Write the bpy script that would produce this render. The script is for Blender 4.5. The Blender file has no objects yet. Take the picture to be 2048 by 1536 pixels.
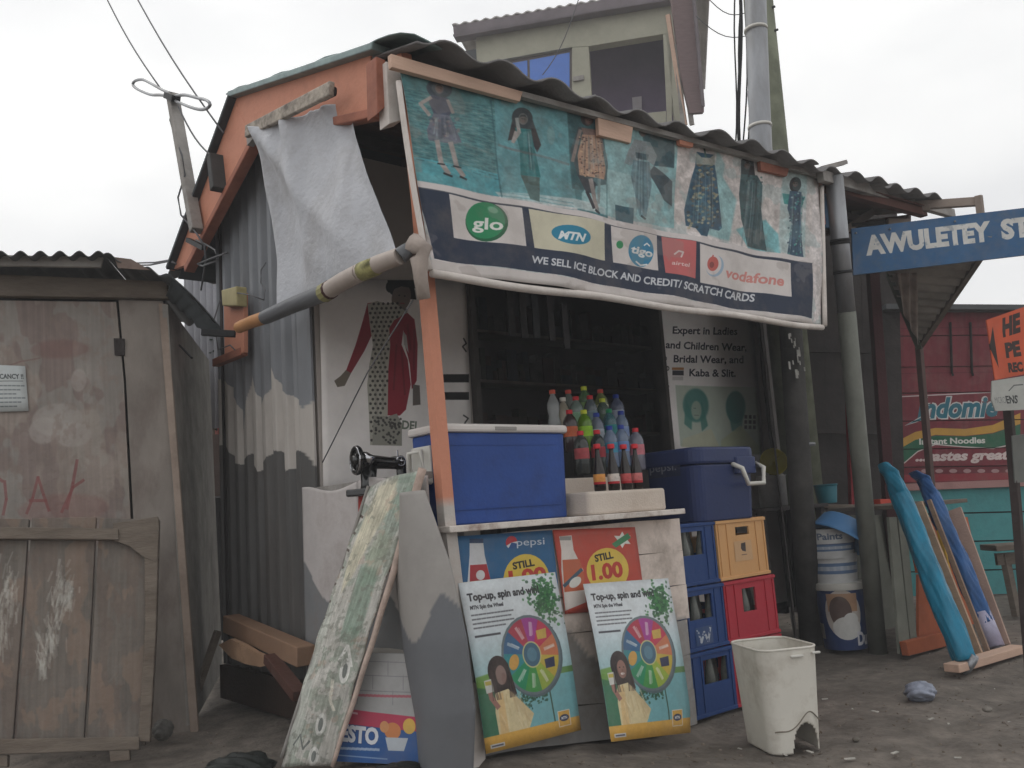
import bpy, math, random
import numpy as np
from mathutils import Vector, Matrix
random.seed(7); rng=np.random.RandomState(7)
scene=bpy.context.scene
C=scene.collection
# ------------------------------------------------------------------ camera, world, sun, exposure
F=1750.; H=1.0
_y,_p,_r=math.radians(50),math.radians(8.5),math.radians(4.0)
cf=np.array([math.cos(_y)*math.cos(_p),math.sin(_y)*math.cos(_p),math.sin(_p)])
_rt=np.array([math.sin(_y),-math.cos(_y),0.]); _up=np.cross(_rt,cf)
cR=math.cos(_r)*_rt-math.sin(_r)*_up; cU=math.sin(_r)*_rt+math.cos(_r)*_up
cam=bpy.data.cameras.new('camera'); camo=bpy.data.objects.new('camera',cam); C.objects.link(camo)
camo.matrix_world=Matrix(((cR[0],cU[0],-cf[0],0),(cR[1],cU[1],-cf[1],0),(cR[2],cU[2],-cf[2],H),(0,0,0,1)))
cam.sensor_width=36; cam.lens=36*F/2048; cam.clip_end=2000; cam.clip_start=.05
scene.camera=camo
HAZE=.0065
SUN_EL,SUN_AZ=math.radians(52),math.radians(115)      # azimuth of the sun measured from +X
w=bpy.data.worlds.new('World'); scene.world=w; w.use_nodes=True
wn=w.node_tree; wn.nodes.clear()
def N(t,typ,**k):
    n=t.nodes.new(typ)
    for a,b in k.items():
        if a.startswith('i_'): n.inputs[a[2:].replace('_',' ')].default_value=b
        else: setattr(n,a,b)
    return n
sky=N(wn,'ShaderNodeTexSky',sky_type='NISHITA',sun_disc=False,sun_elevation=SUN_EL,sun_rotation=math.radians(90)-SUN_AZ,dust_density=5,air_density=1.5)
hs=N(wn,'ShaderNodeHueSaturation'); hs.inputs['Saturation'].default_value=.18
wn.links.new(sky.outputs[0],hs.inputs['Color'])
tc=N(wn,'ShaderNodeTexCoord'); mp=N(wn,'ShaderNodeMapping'); mp.inputs['Scale'].default_value=(1,1,2.6); mp.inputs['Location'].default_value=(.35,.1,.2)
nz=N(wn,'ShaderNodeTexNoise'); nz.inputs['Scale'].default_value=2.1; nz.inputs['Detail'].default_value=5; nz.inputs['Roughness'].default_value=.45
cr=N(wn,'ShaderNodeValToRGB'); cr.color_ramp.elements[0].position=.36; cr.color_ramp.elements[1].position=.56
cr.color_ramp.elements[0].color=(10.8,10.9,11.1,1); cr.color_ramp.elements[1].color=(13.6,13.6,13.5,1)
mx=N(wn,'ShaderNodeMix',data_type='RGBA'); mx.inputs[0].default_value=.88
wn.links.new(tc.outputs['Generated'],mp.inputs[0]); wn.links.new(mp.outputs[0],nz.inputs['Vector']); wn.links.new(nz.outputs[0],cr.inputs[0])
wn.links.new(hs.outputs[0],mx.inputs[6]); wn.links.new(cr.outputs[0],mx.inputs[7])
bg=N(wn,'ShaderNodeBackground'); bg.inputs['Strength'].default_value=.10
wo=N(wn,'ShaderNodeOutputWorld'); wn.links.new(mx.outputs[2],bg.inputs[0]); wn.links.new(bg.outputs[0],wo.inputs[0])
sl=bpy.data.lights.new('sun','SUN'); sl.energy=.5; sl.angle=math.radians(25); sl.color=(1,.96,.9)
so=bpy.data.objects.new('sun',sl); C.objects.link(so)
sd=Vector((math.cos(SUN_EL)*math.cos(SUN_AZ),math.cos(SUN_EL)*math.sin(SUN_AZ),math.sin(SUN_EL)))
so.rotation_euler=(-sd).to_track_quat('-Z','Y').to_euler(); so.location=(0,0,20)
scene.view_settings.view_transform='Standard'; scene.view_settings.look='None'
scene.view_settings.exposure=-.16; scene.view_settings.gamma=1
try: scene.view_settings.use_curve_mapping=False
except Exception: pass
# ------------------------------------------------------------------ survey: photograph pixel -> point on a known plane
O=np.array([0,0,H])
def ray(x,y): return cf+cR*(x-1024)/F-cU*(y-768)/F
def PX(x,y,X): d=ray(x,y); return O+d*X/d[0]
def PY(x,y,Y): d=ray(x,y); return O+d*Y/d[1]
def gbase(X):                                         # the ground falls gently to the right along the shop front
    t=min(1,max(0,(X-2.25)/1.5)); return -.145*t*t*(3-2*t)
def PZ(x,y):
    d=ray(x,y); Z=0.
    for _ in range(12): p=O+d*(Z-H)/d[2]; Z=.5*Z+.5*gbase(p[0])
    return O+d*(gbase(p[0])-H)/d[2]
def G0(p): return np.array([p[0],p[1],gbase(p[0])])
def PD(x,y,D): return O+ray(x,y)*D                    # D = distance along the view
def PV(x,y,p0,az):                                    # upright plane through p0 with heading az (degrees)
    a=math.radians(az); n=np.array([-math.sin(a),math.cos(a),0]); d=ray(x,y); return O+d*(((np.array(p0)-O)@n)/(d@n))
# ------------------------------------------------------------------ materials
def lin(c):
    return tuple([((v/255/12.92) if v/255<=.04045 else ((v/255+.055)/1.055)**2.4) for v in c])+(1,)
def M(name,col,rough=.8,var=.25,scale=6,bump=.2,bscale=60,metal=0,dirt=0,dirtcol=(70,58,46),dscale=2.5,stretch=(1,1,1),spec=.3,attr=None,img=None,trans=0,ior=1.45,alpha=1):
    m=bpy.data.materials.new(name); m.use_nodes=True; t=m.node_tree; b=t.nodes['Principled BSDF']
    b.inputs['Roughness'].default_value=rough; b.inputs['Metallic'].default_value=metal; b.inputs['Specular IOR Level'].default_value=spec
    tc=N(t,'ShaderNodeTexCoord'); mp=N(t,'ShaderNodeMapping'); mp.inputs['Scale'].default_value=stretch; t.links.new(tc.outputs['Object'],mp.inputs[0])
    n1=N(t,'ShaderNodeTexNoise'); n1.inputs['Scale'].default_value=scale; n1.inputs['Detail'].default_value=6; n1.inputs['Roughness'].default_value=.62
    t.links.new(mp.outputs[0],n1.inputs['Vector'])
    mr=N(t,'ShaderNodeMapRange'); mr.inputs['From Min'].default_value=.3; mr.inputs['From Max'].default_value=.7; mr.inputs['To Min'].default_value=1-var; mr.inputs['To Max'].default_value=1+var*.6
    t.links.new(n1.outputs[0],mr.inputs[0])
    if attr: src=N(t,'ShaderNodeVertexColor',layer_name=attr).outputs[0]
    elif img: src=N(t,'ShaderNodeTexImage',image=img,extension='EXTEND').outputs[0]
    else:
        r=N(t,'ShaderNodeRGB'); r.outputs[0].default_value=lin(col); src=r.outputs[0]
    vm=N(t,'ShaderNodeVectorMath',operation='SCALE'); t.links.new(src,vm.inputs[0]); t.links.new(mr.outputs[0],vm.inputs['Scale'])
    out=vm.outputs[0]
    if dirt:
        n2=N(t,'ShaderNodeTexNoise'); n2.inputs['Scale'].default_value=dscale; n2.inputs['Detail'].default_value=8; n2.inputs['Roughness'].default_value=.7
        t.links.new(mp.outputs[0],n2.inputs['Vector'])
        r2=N(t,'ShaderNodeMapRange'); r2.inputs['From Min'].default_value=.47; r2.inputs['From Max'].default_value=.68; r2.inputs['To Max'].default_value=dirt
        t.links.new(n2.outputs[0],r2.inputs[0])
        mm=N(t,'ShaderNodeMix',data_type='RGBA'); t.links.new(r2.outputs[0],mm.inputs[0]); t.links.new(out,mm.inputs[6]); mm.inputs[7].default_value=lin(dirtcol); out=mm.outputs[2]
    t.links.new(out,b.inputs['Base Color'])
    if bump:
        n3=N(t,'ShaderNodeTexNoise'); n3.inputs['Scale'].default_value=bscale; n3.inputs['Detail'].default_value=5; t.links.new(mp.outputs[0],n3.inputs['Vector'])
        bp=N(t,'ShaderNodeBump'); bp.inputs['Strength'].default_value=bump; bp.inputs['Distance'].default_value=.01; t.links.new(n3.outputs[0],bp.inputs['Height']); t.links.new(bp.outputs[0],b.inputs['Normal'])
    if trans: b.inputs['Transmission Weight'].default_value=trans; b.inputs['IOR'].default_value=ior
    return m
# ------------------------------------------------------------------ flat print: a small painter that fills generated images
def homog(src,dst):
    A=[];b=[]
    for (x,y),(u,v) in zip(src,dst):
        A+=[[x,y,1,0,0,0,-u*x,-u*y],[0,0,0,x,y,1,-v*x,-v*y]]; b+=[u,v]
    h=np.linalg.solve(np.array(A,float),np.array(b,float)); return np.append(h,1).reshape(3,3)
def proj(p):
    v=np.array(p,float)-O; w_=v@cf; return (1024+F*(v@cR)/w_,768-F*(v@cU)/w_)
def fit_h(P3,w,h):                                      # photograph pixel -> print coordinate on the real board
    A=[];b=[]
    for u in np.linspace(0,1,7):
        for v in np.linspace(0,1,7):
            x,y=proj(bil(P3,u,v)); x=(x-1024)/1000;y=(y-768)/1000
            A+=[[x,y,1,0,0,0,-u*x,-u*y],[0,0,0,x,y,1,-v*x,-v*y]]; b+=[u,v]
    q=np.append(np.linalg.lstsq(np.array(A),np.array(b),rcond=None)[0],1).reshape(3,3)
    return np.diag([w,h,1])@q@np.array([[.001,0,-1.024],[0,.001,-.768],[0,0,1]])
_glyph={}
def glyphs(s,bold=0.,shear=0.):
    k=(s,bold,shear)
    if k in _glyph: return _glyph[k]
    cu=bpy.data.curves.new('lettering','FONT'); cu.body=s; cu.offset=bold; cu.shear=shear; cu.resolution_u=3; cu.size=1
    ob=bpy.data.objects.new('lettering',cu); C.objects.link(ob)
    dg=bpy.context.evaluated_depsgraph_get(); me=bpy.data.meshes.new_from_object(ob.evaluated_get(dg)); me.calc_loop_triangles()
    v=np.array([x.co[:2] for x in me.vertices]) if len(me.vertices) else np.zeros((0,2)); tr=np.array([t.vertices[:] for t in me.loop_triangles])
    bpy.data.objects.remove(ob); bpy.data.curves.remove(cu); bpy.data.meshes.remove(me)
    v=v-[v[:,0].min(),0]; v=v/[v[:,0].max(),1]       # x 0..1, y in em (cap height about .73)
    v[:,1]/=.73
    _glyph[k]=(v,tr); return _glyph[k]
class Cv:
    def __init__(s,w,h,bgc,quad=None,box=None,P3=None):
        s.w,s.h=w,h; s.a=np.ones((h,w,3),np.float32)*np.array(bgc,np.float32)/255
        dst=[(0,0),(w,0),(w,h),(0,h)]
        if quad is None: quad=[(0,0),(box[0],0),(box[0],box[1]),(0,box[1])] if box else dst
        s.Hm=fit_h(P3,w,h) if P3 is not None else homog(quad,dst)
    def T(s,p):
        p=np.asarray(p,float).reshape(-1,2); q=np.c_[p,np.ones(len(p))]@s.Hm.T; return q[:,:2]/q[:,2:]
    def _blend(s,m,x0,y0,col,a):
        y1,x1=y0+m.shape[0],x0+m.shape[1]; m=m[...,None]*a
        s.a[y0:y1,x0:x1]=s.a[y0:y1,x0:x1]*(1-m)+np.array(col,np.float32)/255*m
    def poly(s,pts,col,a=1.,raw=False,soft=0):
        p=np.asarray(pts,float) if raw else s.T(pts)
        x0=max(int(p[:,0].min())-1-soft*2,0);x1=min(int(p[:,0].max())+2+soft*2,s.w);y0=max(int(p[:,1].min())-1-soft*2,0);y1=min(int(p[:,1].max())+2+soft*2,s.h)
        if x1<=x0 or y1<=y0: return
        S=2; X,Y=np.meshgrid(x0+(np.arange((x1-x0)*S)+.5)/S,y0+(np.arange((y1-y0)*S)+.5)/S)
        ins=np.zeros(X.shape,bool); n=len(p)
        for i in range(n):
            xa,ya=p[i];xb,yb=p[(i+1)%n]
            if ya==yb: continue
            ins^=((ya>Y)!=(yb>Y))&(X<(xb-xa)*(Y-ya)/(yb-ya)+xa)
        m=ins.astype(np.float32).reshape(y1-y0,S,x1-x0,S).mean((1,3))
        if soft:
            K=np.hanning(2*soft+3)[1:-1]; K/=K.sum(); m=np.apply_along_axis(lambda c:np.convolve(c,K,'same'),0,m); m=np.apply_along_axis(lambda c:np.convolve(c,K,'same'),1,m)
        s._blend(m,x0,y0,col,a)
    def ell(s,cx,cy,rx,ry,col,a=1.,rot=0,a0=0,a1=360,n=28,soft=0):
        t=np.radians(np.linspace(a0,a1,n)); r=math.radians(rot)
        x=rx*np.cos(t);y=ry*np.sin(t)
        pts=np.c_[cx+x*math.cos(r)-y*math.sin(r),cy+x*math.sin(r)+y*math.cos(r)]
        if a1-a0<360: pts=np.r_[pts,[[cx,cy]]]
        s.poly(pts,col,a,soft=soft)
    def rect(s,x0,y0,x1,y1,col,a=1.,soft=0): s.poly([(x0,y0),(x1,y0),(x1,y1),(x0,y1)],col,a,soft=soft)
    def line(s,pts,wd,col,a=1.):
        for p,q in zip(pts[:-1],pts[1:]):
            p=np.array(p,float);q=np.array(q,float);d=q-p;L=np.hypot(*d)+1e-6;n=np.array([-d[1],d[0]])/L*wd/2;e=d/L*wd*.3
            s.poly([p-e+n,q+e+n,q+e-n,p-e-n],col,a)
    def text(s,t,p0,p1,h,col,bold=0.,shear=0.,a=1.,up=None,outline=None):
        p0=np.array(p0,float);p1=np.array(p1,float)
        if up is None: d=(p1-p0)/np.hypot(*(p1-p0)); up=np.array([d[1],-d[0]])
        up=np.array(up,float)*h
        def put(bo,cl,al):
            v,tr=glyphs(t,bo,shear)
            P=s.T(p0+v[:,:1]*(p1-p0)+v[:,1:]*up)
            x0=max(int(P[:,0].min())-1,0);x1=min(int(P[:,0].max())+2,s.w);y0=max(int(P[:,1].min())-1,0);y1=min(int(P[:,1].max())+2,s.h)
            if x1<=x0 or y1<=y0: return
            S=2; m=np.zeros(((y1-y0)*S,(x1-x0)*S),bool)
            for q in tr:
                A,B,Cc=(P[q]-[x0,y0])*S
                a0=max(int(min(A[0],B[0],Cc[0])),0);a1=min(int(max(A[0],B[0],Cc[0]))+2,m.shape[1]);b0=max(int(min(A[1],B[1],Cc[1])),0);b1=min(int(max(A[1],B[1],Cc[1]))+2,m.shape[0])
                if a1<=a0 or b1<=b0: continue
                X=np.arange(a0,a1)[None,:]+.5;Y=np.arange(b0,b1)[:,None]+.5
                e=lambda U,V:(V[0]-U[0])*(Y-U[1])-(V[1]-U[1])*(X-U[0])
                e1,e2,e3=e(A,B),e(B,Cc),e(Cc,A)
                m[b0:b1,a0:a1]|=((e1>=0)&(e2>=0)&(e3>=0))|((e1<=0)&(e2<=0)&(e3<=0))
            s._blend(m.astype(np.float32).reshape(y1-y0,S,x1-x0,S).mean((1,3)),x0,y0,cl,al)
        if outline: put(bold+outline[1],outline[0],a)
        put(bold,col,a)
    def noise(s,amt,cells,region=None,tint=(1,1,1)):
        f=vnoise(s.h,s.w,cells)[...,None]*amt*np.array(tint,np.float32)
        s.a=np.clip(s.a*(1+f),0,1)
    def blotch(s,col,thr,cells,a=1.,region=None,soft=.06):
        f=vnoise(s.h,s.w,cells); m=np.clip((f-thr)/soft,0,1)*a
        if region is not None: m*=region
        m=m[...,None]; s.a=s.a*(1-m)+np.array(col,np.float32)/255*m
    def blur(s,n=1):
        for _ in range(n):
            for ax in (0,1): s.a=(np.roll(s.a,1,ax)+np.roll(s.a,-1,ax)+2*s.a)/4
    def image(s,name):
        im=bpy.data.images.new(name,s.w,s.h,alpha=False); px=np.ones((s.h,s.w,4),np.float32); px[...,:3]=np.clip(s.a[::-1],0,1)
        im.pixels.foreach_set(px.ravel()); im.update(); im.pack(); return im
def vnoise(h,w,cells,octs=4):
    out=np.zeros((h,w),np.float32); amp=1;tot=0
    cy,cx=(cells if isinstance(cells,tuple) else (cells,max(2,int(cells*w/h))))
    for o in range(octs):
        g=rng.rand(cy+2,cx+2).astype(np.float32)*2-1
        y=np.linspace(0,cy,h,endpoint=False);x=np.linspace(0,cx,w,endpoint=False)
        yi=y.astype(int);xi=x.astype(int);fy=(y-yi)[:,None];fx=(x-xi)[None,:]; fy=fy*fy*(3-2*fy);fx=fx*fx*(3-2*fx)
        a=g[yi][:,xi];b=g[yi][:,xi+1];c=g[yi+1][:,xi];d=g[yi+1][:,xi+1]
        out+=amp*((a*(1-fx)+b*fx)*(1-fy)+(c*(1-fx)+d*fx)*fy); tot+=amp; amp*=.55; cy*=2;cx*=2
        if cy>h or cx>w: break
    return out/tot
def IM(name,cv,rough=.6,fade=.10,**k):
    g=cv.a.mean(2,keepdims=True); cv.a=(cv.a*.86+g*.14)*(1-fade)+np.array((146,140,136),np.float32)/255*fade   # dust and sun fading of the print
    k.setdefault('var',.08);k.setdefault('bump',.3);k.setdefault('bscale',11);k.setdefault('dirt',.22);k.setdefault('dirtcol',(128,118,108));k.setdefault('dscale',5)
    return M(name,(0,0,0),rough,img=cv.image(name),**k)
# ------------------------------------------------------------------ geometry
def wloc(o):
    v=np.zeros(3)
    while o is not None: v=v+np.array(o.location); o=o.parent
    return v
class MB:
    def __init__(s): s.v=[];s.f=[];s.uv=[];s.col=[]
    def add(s,vs,fs,uvs=None,cols=None):
        n=len(s.v); s.v+= [tuple(map(float,p)) for p in vs]
        for i,f in enumerate(fs):
            s.f.append(tuple(n+j for j in f)); s.uv.append([uvs[j] for j in f] if uvs is not None else [(0,0)]*len(f))
        s.col+= list(cols) if cols is not None else [(1,1,1)]*len(vs)
        return s
    def box(s,c,d,rz=0,mat=None):
        c=np.array(c,float);x,y,z=np.array(d,float)/2
        P=np.array([(-x,-y,-z),(x,-y,-z),(x,y,-z),(-x,y,-z),(-x,-y,z),(x,-y,z),(x,y,z),(-x,y,z)])
        if rz: a=math.radians(rz); P=P@np.array([[math.cos(a),math.sin(a),0],[-math.sin(a),math.cos(a),0],[0,0,1]])
        if mat is not None: P=P@np.array(mat).T
        return s.add(P+c,[(0,3,2,1),(4,5,6,7),(0,1,5,4),(1,2,6,5),(2,3,7,6),(3,0,4,7)])
    def beam(s,p,q,wd,th,up=(0,0,1)):
        p=np.array(p,float);q=np.array(q,float);d=q-p;L=np.linalg.norm(d);d/=L
        sd=np.cross(d,np.array(up,float)); sd/=np.linalg.norm(sd); u=np.cross(sd,d)
        return s.box((p+q)/2,(L,wd,th),mat=np.c_[d,sd,u])
    def hexa(s,P):   # eight corners: bottom ring 0-3, top ring 4-7
        return s.add(P,[(0,3,2,1),(4,5,6,7),(0,1,5,4),(1,2,6,5),(2,3,7,6),(3,0,4,7)])
    def slab(s,q,n):  # quad q (4 points) thickened along vector n
        q=[np.array(a,float) for a in q]; return s.hexa([a for a in q]+[a+np.array(n,float) for a in q])
    def tube(s,pts,r,n=8,cap=True):
        pts=[np.array(p,float) for p in pts]; rs=r if isinstance(r,(list,tuple)) else [r]*len(pts)
        V=[];ref=np.array([.13,.37,.92])
        for i,p in enumerate(pts):
            d=pts[min(i+1,len(pts)-1)]-pts[max(i-1,0)]; d/=np.linalg.norm(d)+1e-9
            a=np.cross(d,ref); a/=np.linalg.norm(a)+1e-9; b=np.cross(d,a)
            for k in range(n): t=2*math.pi*k/n; V.append(p+rs[i]*(math.cos(t)*a+math.sin(t)*b))
        Fc=[(i*n+k,i*n+(k+1)%n,(i+1)*n+(k+1)%n,(i+1)*n+k) for i in range(len(pts)-1) for k in range(n)]
        if cap: Fc+=[tuple(range(n-1,-1,-1)),tuple(range((len(pts)-1)*n,len(pts)*n))]
        return s.add(V,Fc)
    def lathe(s,prof,c=(0,0,0),n=20,mat=None,a0=0,capb=True,capt=True):
        V=[];U=[];Fc=[]
        for j,(r,z) in enumerate(prof):
            for k in range(n+1):
                t=a0+2*math.pi*k/n; V.append((r*math.cos(t),r*math.sin(t),z)); U.append((k/n,j/(len(prof)-1)))
        Fc=[(j*(n+1)+k,j*(n+1)+k+1,(j+1)*(n+1)+k+1,(j+1)*(n+1)+k) for j in range(len(prof)-1) for k in range(n)]
        if capb and prof[0][0]>1e-4: Fc.append(tuple(range(n-1,-1,-1)))
        if capt and prof[-1][0]>1e-4: Fc.append(tuple(range((len(prof)-1)*(n+1),(len(prof)-1)*(n+1)+n)))
        V=np.array(V)
        if mat is not None: V=V@np.array(mat).T
        return s.add(V+np.array(c),Fc,U)
    def grid(s,fn,nu,nv,colfn=None):
        V=[];U=[];K=[]
        for j in range(nv+1):
            for i in range(nu+1):
                u,v=i/nu,j/nv; V.append(fn(u,v)); U.append((u,1-v)); K.append(colfn(u,v) if colfn else (1,1,1))
        return s.add(V,[(j*(nu+1)+i,(j+1)*(nu+1)+i,(j+1)*(nu+1)+i+1,j*(nu+1)+i+1) for j in range(nv) for i in range(nu)],U,K)
    def build(s,name,mat,parent=None,smooth=False,bevel=0,solid=0,local=False,label=None,cat=None,group=None,kind=None,orig=None,solidoff=0,smang=None):
        v=np.array(s.v)
        me=bpy.data.meshes.new(name)
        if parent is not None: off=np.zeros(3) if local else wloc(parent)
        else: off=np.array(orig) if orig is not None else np.array([(v[:,0].min()+v[:,0].max())/2,(v[:,1].min()+v[:,1].max())/2,v[:,2].min()])
        me.from_pydata([tuple(a) for a in v-off],[],s.f); 
        if any(u!=(0,0) for f in s.uv for u in f):
            uvl=me.uv_layers.new(name='UVMap'); uvl.data.foreach_set('uv',np.array([u for f in s.uv for u in f],np.float32).ravel())
        if any(c!=(1,1,1) for c in s.col):
            ca=me.color_attributes.new('Paint','FLOAT_COLOR','POINT'); ca.data.foreach_set('color',np.c_[np.array(s.col),np.ones(len(s.col))].astype(np.float32).ravel())
        me.materials.append(mat)
        if smooth: me.polygons.foreach_set('use_smooth',[True]*len(me.polygons))
        me.update()
        o=bpy.data.objects.new(name,me); C.objects.link(o)
        if parent is not None: o.parent=parent
        else: o.location=off
        if smooth and smang:
            try: me.set_sharp_from_angle(angle=math.radians(smang))
            except Exception: pass
        if solid: md=o.modifiers.new('thickness','SOLIDIFY'); md.thickness=solid; md.offset=solidoff
        if bevel: md=o.modifiers.new('edges','BEVEL'); md.width=bevel; md.segments=2; md.limit_method='ANGLE'; md.harden_normals=False
        tag(o,label,cat,group,kind); return o
def tag(o,label=None,cat=None,group=None,kind=None):
    if label: o['label']=label
    if cat: o['category']=cat
    if group: o['group']=group
    if kind: o['kind']=kind
def thing(name,label,cat,loc=(0,0,0),rz=0,group=None):
    o=bpy.data.objects.new(name,None); C.objects.link(o); o.location=tuple(map(float,loc)); o.rotation_euler=(0,0,math.radians(rz)); o.empty_display_size=.1
    tag(o,label,cat,group); return o
def copy_tree(o,parent=None):
    c=o.copy(); C.objects.link(c); c.parent=parent
    for ch in list(o.children): copy_tree(ch,c)
    return c
def lerp(a,b,t): return np.array(a,float)*(1-t)+np.array(b,float)*t
def bil(q,u,v): return lerp(lerp(q[0],q[1],u),lerp(q[3],q[2],u),v)   # q = TL,TR,BR,BL
def sheet(q,nu=1,nv=1,wob=None,off=None):
    n=np.cross(np.array(q[1])-q[0],np.array(q[3])-q[0]); n/=np.linalg.norm(n)
    if n@(np.array(q[0])-O)>0: n=-n          # normal towards the street
    return MB().grid(lambda u,v: bil(q,u,v)+n*((off or 0)+(wob(u,v) if wob else 0)),nu,nv)
# ------------------------------------------------------------------ shared materials
m_ground=M('packed_dirt',(120,112,104),.95,.42,9,1.0,38,dirt=.8,dirtcol=(84,78,72),dscale=1.9)
m_orange=M('orange_paint',(206,140,114),.7,.18,5,.25,40,dirt=.35,dirtcol=(120,70,52),dscale=5)
m_orange_d=M('orange_paint_dark',(164,104,84),.75,.25,7,.3,40,dirt=.4,dirtcol=(80,50,42))  # darker orange for battens, board end and ledge
m_roof=M('fibre_cement',(132,130,130),.95,.35,3,.5,45,dirt=.6,dirtcol=(84,82,82),dscale=3)
m_trim=M('verge_metal',(128,146,146),.5,.3,6,.2,30,metal=.4,dirt=.5,dirtcol=(60,70,70))
m_dark=M('dark_interior',(38,36,36),.9,.3,3,.2,30)
m_brown=M('brown_ceiling_wood',(92,58,50),.85,.3,4,.3,30,stretch=(1,6,1))
m_wood=M('weathered_wood',(112,102,92),.85,.3,4,.5,25,dirt=.5,dirtcol=(82,68,58),stretch=(1,1,5))
m_woodx=M('raw_batten_wood',(204,172,152),.8,.15,4,.3,30,dirt=.15,dirtcol=(120,88,70),stretch=(.5,3,3))
m_grey_wood=M('grey_wood',(150,146,142),.85,.3,6,.5,30,dirt=.5,dirtcol=(95,86,78))
m_white=M('dusty_white_paint',(214,206,200),.75,.14,5,.35,30,dirt=.4,dirtcol=(150,134,120),dscale=4)
m_whitepl=M('white_plastic',(205,203,196),.5,.08,5,.05,40,dirt=.2,dirtcol=(150,140,128))
m_wire=M('grey_cable',(95,95,98),.7,.1,5,0)
m_black=M('black_rubber',(26,26,28),.6,.3,8,.3,30)
m_steel=M('galvanised_steel',(150,152,156),.45,.3,4,.15,40,metal=.55,dirt=.5,dirtcol=(110,108,104),stretch=(1,1,.3))
# ------------------------------------------------------------------ ground
def gz(x,y):
    r=math.hypot(x-3,y-3)
    f=1/(1+max(0,r-9)*.5)
    return (.012*math.sin(x*2.1+1.3*math.sin(y*1.7))+.009*math.sin(y*3.3+x*1.9)+.004*math.sin(x*11+y*7)+.003*math.sin(x*17-y*13)-.014)*f-.004+gbase(x)
def gmap(t): s=(t-.5)*2; return 8*s+260*s**5
_gs=[(random.gauss(0,1),random.gauss(0,1),random.uniform(3,26),random.random()*6) for _ in range(26)]
def gfine(x,y): return sum(.055/(k+6)**1.25*math.sin((a*x+b*y)*k*.75+p) for a,b,k,p in _gs)*.42
def gfn(u,v):
    x,y=3+gmap(u),3+gmap(v); z=gz(x,y)
    if abs(x-4)<6 and abs(y-2)<5:
        z+=gfine(x,y)*.85-.005
        z+=.03*math.exp(-((y-3.10)/.07)**2)*(1 if 2.3<x<3.8 else 0)*(.6+.4*math.sin(x*9))
        z-=.022*math.exp(-((y-1.55-.12*x)/.10)**2)+.018*math.exp(-((y-.95-.12*x)/.10)**2)
    return (x,y,z)
MB().grid(gfn,440,440).build('ground',m_ground,smooth=True,kind='structure',orig=(0,0,0))
# trampled apron of hard earth in front of the market stall
P=[PZ(1330,1462),PZ(1640,1335),PZ(1700,1318),PZ(1850,1352),PZ(2048,1330),PZ(2200,1240)]
# ------------------------------------------------------------------ kiosk
XL=2.06
kiosk=thing('shop_kiosk','orange trimmed corrugated kiosk shop with a fibre cement roof, covered front and dark open doorway','kiosk',(2.2,4.27,0))
def zf(X): return 3.17+.055*(X-2.09)
def roofpt(X,t):    # t 0 at the front eave, 1 ridge, 2 rear eave
    z0=np.interp(X,[2.0,3.2,4.5,5.1,5.76,6.83,7.4],[3.055,3.062,3.108,3.12,3.18,3.265,3.31])
    if t<=1: return np.array([X,2.96+t*1.99,z0*(1-t)+t*3.64])
    return np.array([X,4.95+(t-1)*1.2,3.64-(t-1)*.80])
def roof_sheet(x0,x1,t0,t1,lift,eave,ph=0):
    def fn(u,v):
        X=x0+(x1-x0)*u; t=t0+(t1-t0)*v; p=roofpt(X,t); c=math.cos(2*math.pi*(X+ph-2.22)/.325); c=c if c<0 else c**.7
        p[2]+=.027*c+.03+lift+.004*math.sin(X*3.1+t*2); p[1]+=(-eave if v==0 else 0)
        return p
    return MB().grid(fn,36,3)
for i in range(5):
    x0=2.07+i*1.04
    roof_sheet(x0-.03,x0+1.07,0,1.02,.008*(i%2),[.05,.02,.07,.03,.0][i]).build('roof_sheet',m_roof,kiosk,smooth=True,solid=.009)
    roof_sheet(x0-.03,x0+1.07,2,.98,.008*(i%2),-.03).build('roof_sheet',m_roof,kiosk,smooth=True,solid=.009)
def verge(pxs,name,mat,X,th,bev=.004):
    q=[PX(*p,X) for p in pxs]; return MB().slab(q,(-th,0,0)).build(name,mat,kiosk,bevel=bev)
verge([(475,198),(752,112),(754,222),(514,278)],'fascia_board',m_orange,XL,.03)
verge([(475,198),(514,278),(384,530),(349,542)],'fascia_board',m_orange,XL,.03)
a,b=PX(512,282,XL-.01),PX(756,228,XL-.01); MB().beam(a,b,.07,.045).build('fascia_batten',m_orange_d,kiosk,bevel=.006)
a2,b2=PX(512,284,XL-.01),PX(378,540,XL-.01); MB().beam(a2,b2,.07,.045).build('fascia_batten',m_orange_d,kiosk,bevel=.006)
MB().beam(PX(470,192,XL-.03),PX(762,97,XL-.03),.10,.035).build('verge_trim',m_trim,kiosk,bevel=.006)
MB().beam(PX(560,160,XL-.05),PX(735,104,XL-.05),.03,.02).build('verge_trim',m_trim,kiosk)
MB().beam(PX(473,192,XL-.03),PX(346,538,XL-.03),.10,.03).build('verge_trim',M('dark_trim',(62,66,70),.8,.3,5,.2),kiosk,bevel=.006)
cp=roofpt(2.1,0)+[0,.05,.045]
MB().grid(lambda u,v: roofpt(1.99+.22*v,u*.98)+[0,0,.075-.05*abs(v-.4)+.01*math.sin(u*23)],20,3).build('verge_trim',m_trim,kiosk,smooth=True,solid=.006)
# front corner, end of the fascia and its bare blocks
MB().slab([PY(752,112,3.13),PY(771,120,3.13),PY(773,212,3.13),PY(755,228,3.13)],(0,.09,0)).build('fascia_end',m_orange_d,kiosk,bevel=.004)
MB().slab([PY(772,122,3.10),PY(802,135,3.10),PY(806,240,3.10),PY(778,248,3.10)],(0,.08,0)).build('corner_block',m_white,kiosk,bevel=.004)
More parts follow.
